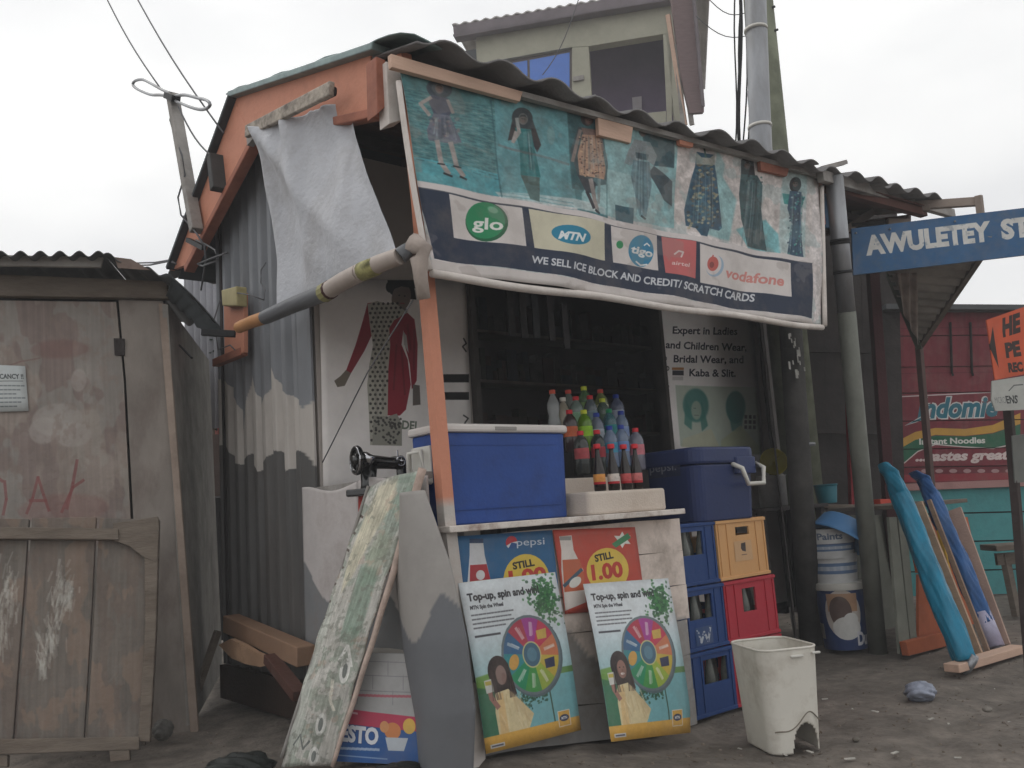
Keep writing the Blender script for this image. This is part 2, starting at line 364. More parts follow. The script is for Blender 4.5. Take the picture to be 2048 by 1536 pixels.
# beam behind the banner and purlins
for Y,t in ((3.12,.08),(3.65,.34),(4.2,.62),(4.75,.9),(5.5,1.45)):
    pa,pb=roofpt(2.1,t),roofpt(7.2,t); dz=.07
    MB().beam(pa-[0,0,dz],pb-[0,0,dz],.06,.09).build('purlin',m_brown,kiosk)
for X in (2.12,3.3,4.5,5.7,7.1):
    MB().beam(roofpt(X,.12)-[0,0,.14],roofpt(X,1)-[0,0,.14],.06,.08).build('rafter',m_brown,kiosk)
MB().slab([roofpt(2.1,.05)-[0,0,.03],roofpt(7.1,.05)-[0,0,.03],roofpt(7.1,.98)-[0,0,.03],roofpt(2.1,.98)-[0,0,.03]],(0,0,-.008)).build('ceiling_board',m_brown,kiosk)
MB().slab([roofpt(2.1,1.02)-[0,0,.03],roofpt(7.1,1.02)-[0,0,.03],roofpt(7.1,1.97)-[0,0,.03],roofpt(2.1,1.97)-[0,0,.03]],(0,0,-.008)).build('ceiling_board',M('dark_soffit',(70,74,78),.8,.3,5,.3,30),kiosk)
# walls
m_panel=M('painted_panel',(190,182,176),.8,.1,2,.1,30,dirt=.25,dirtcol=(140,130,120))
MB().box((2.73,4.30,1.65),(1.05,.05,3.0)).build('wall_panel',m_panel,kiosk)
MB().box((5.72,4.30,1.65),(1.28,.05,3.0)).build('wall_panel',m_panel,kiosk)
MB().box((4.17,4.31,3.02),(1.82,.05,.75)).build('wall_panel',m_brown,kiosk)
for X in (3.275,5.055): MB().box((X,4.26,1.4),(.04,.07,2.5)).build('door_post',M('dark_jamb',(70,66,64),.8,.3,5,.2),kiosk,bevel=.003)
MB().box((6.40,4.26,1.55),(.05,.08,2.9)).build('corner_post',M('dull_corner_wood',(92,88,86),.85,.3,5,.4),kiosk,bevel=.004)
m_int=M('shaded_wall',(66,61,61),.9,.3,2,.2,20)  # dark wall colour stands in for the unlit shop interior
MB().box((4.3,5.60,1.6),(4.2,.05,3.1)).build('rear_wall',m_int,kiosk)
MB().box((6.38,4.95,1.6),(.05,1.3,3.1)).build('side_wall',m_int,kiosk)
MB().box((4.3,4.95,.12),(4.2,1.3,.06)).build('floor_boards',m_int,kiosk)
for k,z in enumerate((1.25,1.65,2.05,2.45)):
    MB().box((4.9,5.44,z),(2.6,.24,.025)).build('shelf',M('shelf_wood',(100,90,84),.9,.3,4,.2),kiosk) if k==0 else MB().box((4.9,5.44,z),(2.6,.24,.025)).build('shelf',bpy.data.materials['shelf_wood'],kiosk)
gds=[MB() for _ in range(5)]
for z in (1.2625,1.6625,2.0625,2.4625):
    x=3.65
    while x<6.15:
        wd=random.uniform(.04,.13);h=random.uniform(.08,.28)
        if random.random()<.92:
            for d_ in range(random.choice([1,1,2])): random.choice(gds).box((x+wd/2,5.42-.03*d_,z+h/2*(1-.4*d_)+.002),(wd*.92,.1-.03*d_,h*(1-.4*d_)),rz=random.uniform(-8,8))
        x+=wd
for g,cc in zip(gds,((56,48,44),(42,46,52),(58,36,36),(62,60,56),(48,52,44))): g.build('shelf_goods',M('dim_packets',cc,.6,.5,14,.1),kiosk,kind='stuff')  # packet colours darkened to stand in for the dim interior
for x in np.arange(3.9,4.5,.13): MB().box((x+random.uniform(-.02,.02),4.62,2.42-random.uniform(0,.06)),(.06,.01,.34)).build('hanging_sachets',M('sachet_foil',random.choice([(50,44,40),(46,34,34),(40,44,48)]),.35,.5,20,.1),kiosk)  # sachet colours carry the same interior shade
MB().box((4.5,4.62,2.62),(1.5,.02,.02)).build('hanging_rail',m_wood,kiosk)
# painted corrugated side wall: grey above, white band, dark grey below, with brushed scalloped borders
up_px=[(440,758),(455,762),(475,800),(492,862),(499,750),(507,745),(516,790),(528,815),(538,780),(547,731),(560,770),(581,791),(600,795),(612,818),(640,800)]
lo_px=[(440,892),(455,888),(470,925),(486,930),(501,907),(520,944),(532,925),(547,900),(562,902),(578,942),(590,935),(600,900),(620,905),(640,930)]
def bnd(pxs,X):
    q=[PX(x,y,X) for x,y in pxs]; ys=np.array([a[1] for a in q]);zs=np.array([a[2] for a in q]); o=np.argsort(ys); return ys[o],zs[o]
uy,uz=bnd(up_px,2.2); ly,lz=bnd(lo_px,2.2)
cg=lin((134,137,142))[:3]; cw=lin((192,186,180))[:3]; cd=lin((92,91,90))[:3]
def wallcol(Y,z):
    j=0
    if z>np.interp(Y,uy,uz)+j: return cg
    if z>np.interp(Y,ly,lz)+j: return cw
    return cd
m_side=M('painted_corrugated_iron',(0,0,0),.6,.16,4,.2,35,attr='Paint',dirt=.35,dirtcol=(84,76,70),stretch=(1,1,.35))
def corr(Y): 
    s=math.sin(2*math.pi*(Y-4.3)/.145); return .02*max(-1,min(1,s*1.7))
def side_sheet(y0,y1,dx):
    def fn(u,v):
        Y=y0+(y1-y0)*u; zb=.20+.0*(Y-4.3); zt=min(3.6,roofpt(2.2,(Y-2.96)/1.99 if Y<4.95 else 1+(Y-4.95)/1.2)[2]-.05)
        z=zb+(1.0-zb)*v/.15 if v<.15 else 1.0+1.15*(v-.15)/.7 if v<.85 else 2.15+(zt-2.15)*(v-.85)/.15
        return (2.2+dx-corr(Y),Y,z)
    def cf_(u,v):
        p=fn(u,v); return wallcol(p[1],p[2])
    return MB().grid(fn,130,300,cf_)
side_sheet(4.40,5.03,0).build('wall_sheet',m_side,kiosk,smooth=True)
side_sheet(5.0,5.63,.006).build('wall_sheet',m_side,kiosk,smooth=True)
def stripf(u,v): return (2.175,4.26+.16*u,.2+2.9*v)
MB().grid(stripf,4,250,lambda u,v: wallcol(4.26+.16*u,.2+2.9*v)).build('corner_board',m_side,kiosk,solid=.012)
MB().box((2.2,4.9,.1),(.1,1.4,.2)).build('sill_beam',M('sill_wood',(60,46,38),.9,.3,4,.4),kiosk)
# post of the covered front: orange, white at the foot
def postf(u,v):
    c=lerp(PY(897,1090,3.13),PY(824,150,3.13),v) if True else 0
    c=np.array([c[0],3.13,0.30+(3.12-.3)*v]); c[0]=np.interp(c[2],[0,1.0,2.445,3.2],[2.275,2.205,2.157,2.105])
    a=u*2*math.pi; k=[(-.029,-.029),(.029,-.029),(.029,.029),(-.029,.029),(-.029,-.029)][int(round(u*4))]
    return c+np.array([k[0],k[1],0])
co_=lin((206,140,114))[:3]
MB().grid(lambda u,v:(lambda p:(p[0]-0,p[1],p[2]))(postf(u,v)),4,60,lambda u,v: cw if v<.27 else co_).build('post',M('post_paint',(0,0,0),.7,.2,6,.3,40,attr='Paint',dirt=.35,dirtcol=(128,84,64),dscale=6),kiosk,bevel=.004)
MB().box((2.27,3.13,.14),(.075,.075,.34)).build('post_foot',m_white,kiosk)
# right hand porch post and its orange fascia piece
MB().beam(PY(1632,345,3.1),PY(1640,450,3.1),.05,.06,up=(0,1,0)).build('end_block',m_orange,kiosk,bevel=.004)
MB().slab([PY(1640,345,3.2),PY(1690,365,3.2),PY(1690,455,3.2),PY(1640,455,3.2)],(0,.03,0)).build('end_board',M('blue_board',(38,74,104),.7,.25,5,.2),kiosk)
MB().beam(PY(1640,352,2.98),PY(1905,428,3.3),.05,.08).build('eave_batten',m_grey_wood,kiosk,bevel=.004)
# battens nailed over the banner
MB().slab([PY(782,107,3.0),PY(1046,183,3.0),PY(1040,203,3.0),PY(784,134,3.0)],(0,.03,0)).build('eave_batten',m_woodx,kiosk,bevel=.003)
MB().slab([PY(1196,228,3.01),PY(1268,243,3.01),PY(1262,286,3.01),PY(1198,270,3.01)],(0,.025,0)).build('eave_batten',m_woodx,kiosk,bevel=.003)
MB().slab([PY(1358,268,3.01),PY(1388,276,3.01),PY(1386,294,3.01),PY(1360,288,3.01)],(0,.025,0)).build('eave_batten',m_orange,kiosk)
MB().slab([PY(1520,314,3.01),PY(1580,330,3.01),PY(1574,352,3.01),PY(1522,340,3.01)],(0,.025,0)).build('eave_batten',m_orange_d,kiosk)
MB().beam(PY(1040,190,3.02),PY(1640,352,3.02),.03,.03).build('eave_batten',m_grey_wood,kiosk)
# ------------------------------------------------------------------ banner
Q=[(797,128),(1636,345),(1643,652),(862,543)]
qb=[PY(*p,3.05) for p in Q]; qb[2]=PY(1643,652,2.97); qb[3]=PY(862,543,2.99)
cv=Cv(2400,1000,(210,202,200),Q,P3=qb)
cv.poly([(808,135),(1000,180),(1012,398),(842,366)],(70,128,132))
cv.poly([(838,318),(1005,350),(1012,398),(842,366)],(72,160,172))
for r in range(26):                                   # faint brick courses
    for c_ in range(9):
        x=812+c_*21+(r%2)*10+r*.9; y=172+r*6.2+(x-812)*.24
        if y<322+(x-812)*.2: cv.poly([(x,y),(x+16,y+3.6),(x+16,y+6),(x,y+2.4)],(30,84,96) if (r*7+c_*3)%5<3 else (124,160,158),.55)
cv.poly([(990,180),(1135,215),(1152,422),(1000,396)],(86,150,158))
cv.poly([(1128,215),(1200,232),(1206,440),(1142,424)],(60,124,132))
cv.poly([(1128,215),(1196,230),(1190,330),(1206,395),(1135,380)],(34,74,80),.8,soft=4)
cv.poly([(1198,240),(1345,270),(1345,456),(1150,424),(1152,390),(1200,330)],(128,176,180))
cv.poly([(1150,424),(1200,340),(1262,350),(1330,440),(1345,456)],(150,190,192),.9,soft=5)
cv.poly([(1270,252),(1338,268),(1340,335),(1300,330),(1285,300)],(38,66,76),.9,soft=4)
cv.poly([(1300,330),(1338,362),(1340,412),(1322,400),(1290,345)],(44,62,72),.95,soft=2)
cv.poly([(990,385),(1135,400),(1200,420),(1200,432),(1000,398)],(190,205,205),.8,soft=3)
for k in range(3): cv.line([(998,386+k*7),(1135,410+k*7)],1.6,(90,150,160),.8)
cv.poly([(1345,272),(1632,350),(1622,524),(1345,456)],(203,194,190))
cv.poly([(1400,430),(1425,340),(1470,400),(1458,482),(1400,468)],(120,178,182),.8,soft=12)
cv.poly([(1535,440),(1560,470),(1565,512),(1500,495),(1470,460)],(92,170,178),.85,soft=8)
cv.poly([(1425,300),(1440,330),(1430,390),(1408,400)],(140,184,186),.7,soft=8)
cv.poly([(1565,340),(1612,355),(1615,522),(1560,505)],(150,190,192),.6,soft=9)
sk,skl,blk=(120,112,106),(158,150,146),(30,34,40)
# woman 1, hand on hip, knee-length dress
cv.ell(893,177,24,20,(44,56,70),.9,soft=3); cv.ell(893,176,8,11,(96,92,94))
cv.poly([(878,190),(908,196),(916,216),(910,232),(880,228),(872,205)],(66,74,96)); cv.line([(876,196),(856,210),(872,232)],7,skl); cv.line([(908,200),(916,226)],6,skl)
cv.poly([(880,228),(910,232),(928,288),(914,292),(868,284),(866,262)],(96,102,118)); 
for k in range(30): cv.ell(random.uniform(870,924),random.uniform(236,286),3.4,2.6,random.choice([(126,100,108),(60,70,92),(150,148,144)]),.6,soft=1)
cv.line([(884,286),(888,330),(900,352)],9,skl); cv.line([(908,290),(916,338),(928,356)],9,skl)
cv.line([(882,332),(894,334)],3,blk); cv.line([(910,337),(924,340)],3,blk); cv.line([(892,352),(906,358)],4,blk); cv.line([(922,358),(934,363)],4,blk)
# woman 2, long hair, arm raised
cv.ell(1046,232,20,22,(34,30,36)); cv.poly([(1028,232),(1066,236),(1078,290),(1070,306),(1058,270),(1034,276),(1018,280)],(34,30,36),.95,soft=1)
cv.ell(1048,234,9,12,(112,98,94)); cv.poly([(1032,252),(1062,256),(1066,300),(1074,358),(1038,352),(1040,300)],(30,108,110)); cv.line([(1034,262),(1028,282),(1040,262),(1036,234)],7,skl)
cv.poly([(1038,352),(1072,358),(1070,408),(1052,402)],(66,88,84)); cv.ell(1097,270,7,20,(120,160,160),.6,soft=3)
# woman 3, flowered dress, dark cape
cv.ell(1168,232,13,16,(38,32,34)); cv.ell(1171,236,8,11,(84,64,60)); cv.poly([(1150,250),(1194,256),(1204,330),(1200,372),(1176,376),(1146,350),(1134,300)],(56,68,72),.85)
cv.poly([(1156,252),(1188,256),(1186,268),(1160,266)],(112,88,80)); cv.line([(1154,258),(1146,290),(1138,322)],7,(126,112,106)); cv.line([(1188,262),(1196,300)],7,(126,112,106))
cv.poly([(1158,266),(1190,268),(1200,340),(1196,362),(1150,352),(1148,310)],(166,128,104))
for k in range(90): 
    x=random.uniform(1152,1196);y=random.uniform(272,356); cv.ell(x,y,1.7,1.5,random.choice([(70,50,48),(196,160,120),(90,58,50)]),.9)
cv.poly([(1146,350),(1180,368),(1176,392),(1160,388)],(44,50,58)); cv.line([(1170,362),(1176,404),(1182,426)],8,(138,128,124)); cv.line([(1162,388),(1174,420)],6,(36,38,46)); cv.line([(1186,362),(1184,410)],6,(126,140,140)); cv.line([(1178,424),(1186,430)],4,blk)
# woman 4, pale two-piece
cv.ell(1276,258,9,11,(58,52,56)); cv.ell(1276,262,6,8,(104,88,84)); cv.poly([(1258,276),(1292,280),(1306,310),(1300,330),(1288,318),(1270,318),(1252,330),(1238,326),(1246,300)],(132,144,148)); cv.poly([(1262,302),(1290,306),(1288,318),(1264,314)],(48,70,80))
cv.poly([(1258,318),(1292,322),(1296,372),(1286,434),(1272,432),(1262,380),(1254,350)],(92,124,134)); cv.line([(1276,432),(1284,438)],4,blk)
cv.poly([(1222,410),(1262,416),(1260,448),(1224,440)],(34,78,94),.95)
# dress on a stand
cv.poly([(1386,300),(1420,308),(1420,330),(1426,372),(1442,456),(1436,462),(1414,458),(1410,474),(1396,472),(1384,458),(1366,452),(1364,420),(1376,360),(1384,330)],(38,78,104))
for k in range(150):
    t=random.random(); y=325+t*135; x=1402+random.uniform(-1,1)*(12+t*26); cv.ell(x,y,3.2,2.4,random.choice([(150,140,104),(40,54,60),(96,84,72),(54,112,130),(168,160,130)]),.85)
cv.poly([(1384,300),(1396,312),(1412,314),(1420,306),(1420,330),(1386,326)],(158,160,150)); cv.line([(1400,290),(1404,312)],3,(60,96,90))
# woman 6, long dark dress
cv.poly([(1474,320),(1488,308),(1500,318),(1504,352),(1476,348)],(38,38,42)); cv.ell(1488,330,7,10,(74,66,66)); cv.poly([(1476,348),(1508,352),(1520,372),(1522,420),(1530,450),(1540,502),(1498,492),(1480,440),(1474,390)],(46,76,82))
for k in range(60): cv.ell(random.uniform(1480,1520),random.uniform(352,440),2.2,2,random.choice([(34,92,86),(30,46,54),(70,96,98)]),.7)
# woman 7, green and blue dress
cv.ell(1590,372,11,16,(40,40,44)); cv.poly([(1566,388),(1610,398),(1604,420),(1570,410)],(34,128,124),.9); cv.poly([(1580,384),(1602,388),(1602,430),(1606,474),(1612,520),(1578,510),(1584,450),(1576,420)],(48,78,104))
for k in range(70): cv.ell(random.uniform(1578,1608),random.uniform(390,512),2.0,1.8,random.choice([(60,150,140),(30,56,80),(150,180,180)]),.8)
cv.poly([(1606,420),(1614,424),(1610,450),(1604,446)],(205,205,205),.9)
for (hx,hy,hs) in ((893,176,6),(1048,234,7),(1171,236,6),(1276,262,5),(1488,330,5),(1590,370,5)):
    cv.ell(hx,hy,hs,hs*1.35,(112,84,74),.9,soft=2); cv.poly([(hx+1,hy-hs),(hx+hs,hy-hs*.5),(hx+hs,hy+hs),(hx+2,hy+hs*1.2)],(78,56,50),.5,soft=4); cv.poly([(hx-hs-1,hy-2),(hx-hs*.6,hy-hs*1.3),(hx+hs*.6,hy-hs*1.35),(hx+hs+1,hy-2),(hx+hs*.5,hy-hs*.7),(hx-hs*.5,hy-hs*.7)],(36,30,32),.95,soft=1); cv.line([(hx-3,hy-1),(hx-1,hy-1)],1.4,(40,30,30)); cv.line([(hx+1,hy-.5),(hx+3,hy)],1.4,(40,30,30)); cv.line([(hx-1.5,hy+4),(hx+2,hy+4.4)],1.4,(120,60,60))
for (x0,y0,x1,y1,n_) in ((872,234,922,288,16),(1040,258,1070,350,14),(1156,268,1196,356,12),(1258,300,1294,430,18),(1374,340,1434,460,26),(1482,360,1530,495,20),(1580,390,1608,512,10)):
    for k in range(n_):
        t=random.random(); xa=x0+(x1-x0)*(.15+.7*t); xb=x0+(x1-x0)*t; cv.line([(xa,y0+random.uniform(0,8)),(xb,y1-random.uniform(0,20))],random.uniform(1.2,3),random.choice([(20,34,44),(170,190,190)]),random.uniform(.12,.3))
for k in range(26): x=random.uniform(990,1345); y=200+(x-800)*.25+random.uniform(0,180); cv.rect(x,y,x+random.uniform(6,26),y+random.uniform(10,60),random.choice([(40,90,100),(120,170,176),(80,120,130)]),.22,soft=3)
cv.line([(985,200),(1002,396)],3,(40,90,100),.6); cv.line([(1196,236),(1204,436)],3,(60,110,116),.5)
cv.line([(1000,290),(1130,330)],5,(110,90,90),.5); cv.line([(850,270),(990,310)],6,(130,140,136),.3)
cv.a*=(1+.22*vnoise(cv.h,cv.w,(24,60)))[...,None]*np.array([1,1,1],np.float32); cv.blotch((110,160,164),.1,(9,20),.25); cv.blur(2); cv.noise(.12,(90,220)); cv.blur(1)
cv.poly([(838,366),(1628,521),(1628,531),(838,380)],(214,206,204)); cv.line([(838,379),(1628,531)],2,(80,84,92))
cv.poly([(838,380),(1628,531),(1636,632),(866,520)],(30,42,66))
for q in ([(899,393),(1036,420),(1040,497),(907,478)],[(1048,422),(1199,447),(1202,521),(1056,500)],[(1214,452),(1310,470),(1313,539),(1219,524)],[(1394,488),(1586,528),(1590,592),(1400,562)]): cv.poly(q,(212,204,200))
cv.poly([(1048,422),(1199,447),(1202,521),(1056,500)],(206,200,172)); cv.poly([(1320,472),(1386,484),(1388,555),(1326,544)],(206,92,92))
cv.ell(970,446,39,40,(18,96,58)); cv.ell(968,443,36,37,(24,140,84)); cv.ell(984,422,10,6,(150,220,180),.6,rot=30,soft=4)
cv.text('glo',(944,458),(999,464),24,(232,232,226),.025)
cv.ell(1129,474,39,19,(22,128,166),rot=9); cv.text('MTN',(1102,481),(1156,488),16,(226,232,232),.045,.25)
cv.ell(1277,501,27,31,(20,124,172)); cv.text('tigo',(1254,504),(1301,513),15,(232,236,236),.035); cv.line([(1266,522),(1276,529),(1290,527)],3,(232,236,236)); cv.line([(1283,490),(1289,486),(1295,491)],2.6,(232,236,236)); cv.ell(1233,489,7,8,(30,140,80))
cv.line([(1344,508),(1352,502),(1360,505),(1356,514)],3.2,(240,214,212)); cv.text('airtel',(1338,528),(1372,534),8,(238,210,208),.01)
cv.ell(1430,530,19,21,(150,176,200)); cv.ell(1427,527,17,20,(214,204,202)); cv.ell(1426,526,12,14,(200,84,76)); cv.line([(1426,510),(1422,520)],3,(200,84,76)); cv.ell(1424,528,5,6,(120,50,48),.7)
cv.text('vodafone',(1452,551),(1573,571),19,(214,128,120),.03)
cv.text('WE SELL ICE BLOCK AND CREDIT/ SCRATCH CARDS',(1048,529),(1518,598),14.5,(205,208,214),.028)
cv.poly([(797,520),(866,522),(1636,633),(1650,652),(862,545)],(206,198,194)); cv.noise(.05,7); cv.blotch((150,138,132),.35,(6,14),.3); cv.blur(1)
m_banner=IM('shop_banner_print',cv,.75,var=.06)
qb=[PY(*p,3.05) for p in Q]; qb[2]=PY(1643,652,2.97); qb[3]=PY(862,543,2.99)
banner=thing('shop_banner','long teal and navy dress and phone credit banner hung under the kiosk front eave','banner',(3.7,3.05,2.1))
sheet(qb,120,40,lambda u,v:.012*math.sin(u*19+v*4)*(.3+v)+.006*math.sin(u*47+v*9)+(.02*math.sin(u*7)*v)).build('printed_cloth',m_banner,banner,smooth=True,solid=.003)
e=[lerp(qb[3],qb[2],t)+[0,-.012-.01*math.sin(t*19+4),-.008-.018*math.sin(t*9)**2] for t in np.linspace(0,1,40)]
MB().tube(e,.019,8).build('bottom_hem',m_white,banner,smooth=True)
e=[lerp(qb[0],qb[3],t)+[-.02-.012*math.sin(t*3),-.012,0] for t in np.linspace(.1,1,12)]
MB().tube(e,[.013]*11+[.02],8).build('side_hem',m_white,banner,smooth=True)
e=[lerp(qb[1],qb[2],t)+[.02,-.012,0] for t in np.linspace(.1,1,10)]
MB().tube(e,.016,8).build('side_hem',m_white,banner,smooth=True)
# ------------------------------------------------------------------ posters on the wall inside the porch
Qm=[(637,560),(933,560),(948,1010),(648,1000)]
cv=Cv(900,1200,(236,230,226),Qm,P3=[PY(*p,4.262) for p in Qm])
cv.poly([(770,548),(822,548),(830,600),(790,596),(778,585)],(40,38,38)); cv.ell(800,594,19,28,(128,112,102),rot=10); cv.ell(796,590,2,1.5,(50,40,38)); cv.ell(807,592,2,1.5,(50,40,38)); cv.line([(798,606),(806,607)],2,(150,60,66)); cv.ell(778,572,9,12,(40,38,38)); cv.poly([(770,545),(830,545),(832,578),(800,572),(776,580)],(36,34,34)); cv.poly([(790,612),(812,618),(810,640),(780,636)],(112,102,96))
cv.poly([(733,604),(752,602),(750,640),(744,664),(728,700),(702,746),(692,742),(710,690),(724,640)],(150,34,48)); cv.poly([(692,740),(702,746),(690,772),(676,775),(670,762),(682,752)],(122,112,98))
cv.poly([(733,606),(752,600),(770,606),(786,603),(814,628),(802,642),(784,654),(778,690),(778,740),(772,832),(768,892),(738,892),(736,830),(733,770),(737,730),(744,690),(738,650)],(176,172,158))
for r in range(31):
    for c_ in range(7):
        y=606+r*9.2; xl=np.interp(y,[602,612,640,690,740,800,892],[748,734,738,744,736,736,738]); xr=np.interp(y,[602,626,640,660,700,760,892],[792,812,800,782,777,775,764])
        x=xl+3+c_*9.4+(r%2)*4.7
        if x<xr-2: cv.ell(x,y,2.6,2.8,(48,46,46),.85)
for (xa,ya,xb,yb) in ((752,620,748,700),(764,640,758,760),(746,720,752,830),(768,700,762,820)): cv.line([(xa,ya),(xb,yb)],5,(120,116,106),.28)
cv.poly([(786,640),(812,626),(826,640),(832,690),(830,762),(820,780),(816,730),(812,712),(806,690),(804,660),(800,690),(812,720),(818,770),(808,820),(796,832),(772,832),(774,740),(778,690),(776,656)],(158,34,52)); cv.poly([(803,662),(810,672),(814,708),(805,690)],(186,178,174))
cv.poly([(745,832),(772,834),(790,828),(800,850),(800,892),(742,892)],(150,148,136))
for k in range(60): cv.ell(random.uniform(746,798),random.uniform(836,888),2.4,2.4,(60,58,56),.8)
cv.poly([(822,770),(836,772),(838,810),(822,812)],(112,102,96))
for (xa,ya,xb,yb) in ((812,650,818,700),(790,690,784,780),(800,700,806,790),(826,660,824,740)): cv.line([(xa,ya),(xb,yb)],4,(104,20,36),.5)
cv.text('DEL',(800,858),(836,860),17,(110,120,104),.03); cv.rect(886,750,942,766,(34,32,34)); cv.rect(878,785,942,800,(30,28,30)); cv.line([(930,680),(936,690),(928,696),(936,706)],3,(60,58,60)); cv.line([(930,830),(940,836),(932,846),(940,850)],3,(60,58,60))
cv.blur(1); cv.noise(.06,4)
q=[PY(*p,4.262) for p in Qm]
o=sheet(q,24,10,lambda u,v:.004*math.sin(u*9+v*5)).build('wall_poster',IM('dressmaker_poster_print',cv,.8,fade=0,dirt=.05),smooth=True,solid=.002,label='tall poster of a woman in patterned dress with red sleeves, left of the doorway',cat='poster')
Qe=[(1312,582),(1502,612),(1530,935),(1347,905)]
cv=Cv(800,1150,(252,248,246),Qe,P3=[PY(*p,4.262) for p in Qe])
for t,p0,p1 in (('Expert in Ladies',(1345,666),(1475,671)),('and Children Wear,',(1332,696),(1494,704)),('Bridal Wear, and',(1348,725),(1487,728)),('Kaba & Slit.',(1379,753),(1471,755))): cv.text(t,p0,p1,15,(44,44,62),.022)
cv.rect(1345,736,1368,741,(196,130,70)); cv.rect(1346,742,1368,752,(70,72,80)); cv.rect(1346,754,1367,762,(215,212,210)); 
for y in (718,738,775,806,843): cv.ell(1331 if y<730 else 1336,y,4,5,(46,44,54),.8); cv.ell(1332 if y<730 else 1337,y,2,2.5,(206,198,196))
cv.poly([(1352,772),(1512,776),(1526,905),(1360,895)],(176,196,176),.75,soft=6)
cv.ell(1391,812,25,34,(70,140,132),.9,soft=14); cv.poly([(1372,800),(1368,850),(1382,862),(1384,830)],(66,140,130),.8,soft=8); cv.poly([(1402,800),(1414,852),(1402,864),(1398,830)],(66,140,130),.8,soft=8); cv.ell(1392,822,10,19,(176,190,172),.8,soft=9); cv.line([(1387,818),(1391,818)],2,(90,120,110),.6); cv.line([(1388,832),(1396,832)],2,(110,120,110),.6); cv.ell(1470,815,20,32,(60,138,132),.92,soft=12); cv.poly([(1454,820),(1486,820),(1482,860),(1462,862)],(60,138,132),.7,soft=10)
cv.poly([(1365,880),(1420,858),(1440,900),(1362,896)],(206,208,178),.8,soft=6); cv.poly([(1440,880),(1480,850),(1520,890),(1520,905),(1440,900)],(190,200,160),.8,soft=6)
for i in range(3):
    for j in range(3): cv.rect(1488+i*9,830+j*10,1494+i*9,837+j*10,(70,72,74),.85)
cv.blur(1); cv.noise(.05,4)
q=[PY(*p,4.262) for p in Qe]
sheet(q,16,10,lambda u,v:.005*math.sin(v*7+u*4)).build('wall_poster',IM('ladies_wear_poster_print',cv,.8,fade=0,dirt=.05),smooth=True,solid=.002,label='white wall poster reading Expert in Ladies and Children Wear, right of the doorway',cat='poster')
# ------------------------------------------------------------------ counter with its price posters
counter=thing('shop_counter','rough white boarded shop counter with grey painted foot in front of the kiosk','counter',(2.95,3.4,0))
def ccol(X,z):
    b=np.interp(X,[2.2,2.6,2.84,2.92,3.0,3.1,3.3,3.6,3.8],[.55,.48,.50,.46,.36,.34,.42,.50,.45]); return lin((214,200,190))[:3] if z>b else lin((150,148,146))[:3]
m_cb=M('counter_boards',(0,0,0),.8,.14,6,.45,30,attr='Paint',dirt=.55,dirtcol=(120,108,96),dscale=5)
zz=[0.0,.155,.31,.465,.62,.775,.925]
for k in range(6):
    z0,z1=zz[k],zz[k+1]-.003; j=random.uniform(-.003,.003)
    x0=2.325-.09*(z0/.93); x1=3.76+random.uniform(-.02,.02)
    def fn(u,v):
        X=x0+(x1-x0)*u; g=(gbase(X)-.01)*(1-(z0+(z1-z0)*v)/.925); return (X, 3.165+j+.0015*math.sin(u*31+k), z0+(z1-z0)*v+.002*math.sin(u*14+k*2)+g)
    MB().grid(fn,80,8,lambda u,v: ccol(x0+(x1-x0)*u,z0+(z1-z0)*v)).build('board',m_cb,counter,solid=.018)
MB().slab([(2.24,3.19,.92),(2.24,3.62,.92),(2.31,3.62,.0),(2.31,3.19,0)],(.02,0,0)).build('end_panel',m_white,counter)
MB().box((3.70,3.40,.38),(.02,.44,1.06)).build('end_panel',m_white,counter)
MB().box((2.98,3.62,.46),(1.4,.02,.9)).build('rear_panel',m_white,counter)
MB().slab([(2.17,3.06,.944),(3.70,3.05,.944),(3.70,3.66,.944),(2.17,3.66,.944)],(0,0,.028)).build('countertop',M('worn_white_edge',(214,206,198),.7,.15,6,.4,40,dirt=.7,dirtcol=(110,72,54),dscale=9),counter,bevel=.004)
def poster(name,cv,px,Y,label,wob=.004,rough=.45,n=14,top=None,group=None,qq=None):
    q=qq if qq is not None else [PY(*p,Y) for p in px]
    return sheet(q,n,n,(lambda u,v: wob*math.sin(u*6+v*3)) if not callable(wob) else wob).build(name,IM(name+'_print',cv,rough),smooth=True,solid=.0015,label=label,cat='poster',group=group)
Qp=[(908,1073),(1104,1060),(1124,1260),(926,1285)]
cv=Cv(700,750,(34,96,150),Qp,P3=[PY(*p,3.135) for p in Qp])
cv.poly([(938,1078),(964,1077),(968,1110),(982,1165),(990,1260),(944,1265),(934,1165),(938,1110)],(214,216,220)); cv.rect(938,1077,965,1086,(36,60,100)); cv.poly([(939,1130),(972,1128),(982,1165),(984,1200),(938,1200)],(188,40,50)); cv.ell(960,1150,9,10,(225,225,225)); 
cv.ell(1023,1085,12,13,(220,222,226)); cv.ell(1023,1085,12,13,(206,40,54),a0=150,a1=350); cv.ell(1023,1085,12,13,(34,80,150),a0=10,a1=120); cv.text('pepsi',(1034,1092),(1090,1089),15,(200,212,226),.005)
cv.ell(1053,1160,46,52,(232,196,60)); cv.text('STILL',(1027,1139),(1070,1131),14,(40,36,36),.04); cv.text('1.00',(1020,1170),(1094,1160),28,(206,52,40),.045)
cv.noise(.05,5); cv.blur(1)
poster('cola_poster',cv,Qp,3.135,'blue soft drink poster with a yellow price circle, upper left on the counter front')
Qo=[(1105,1060),(1270,1054),(1290,1216),(1130,1228)]
cv=Cv(640,640,(206,70,54),Qo,P3=[PY(*p,3.14) for p in Qo])
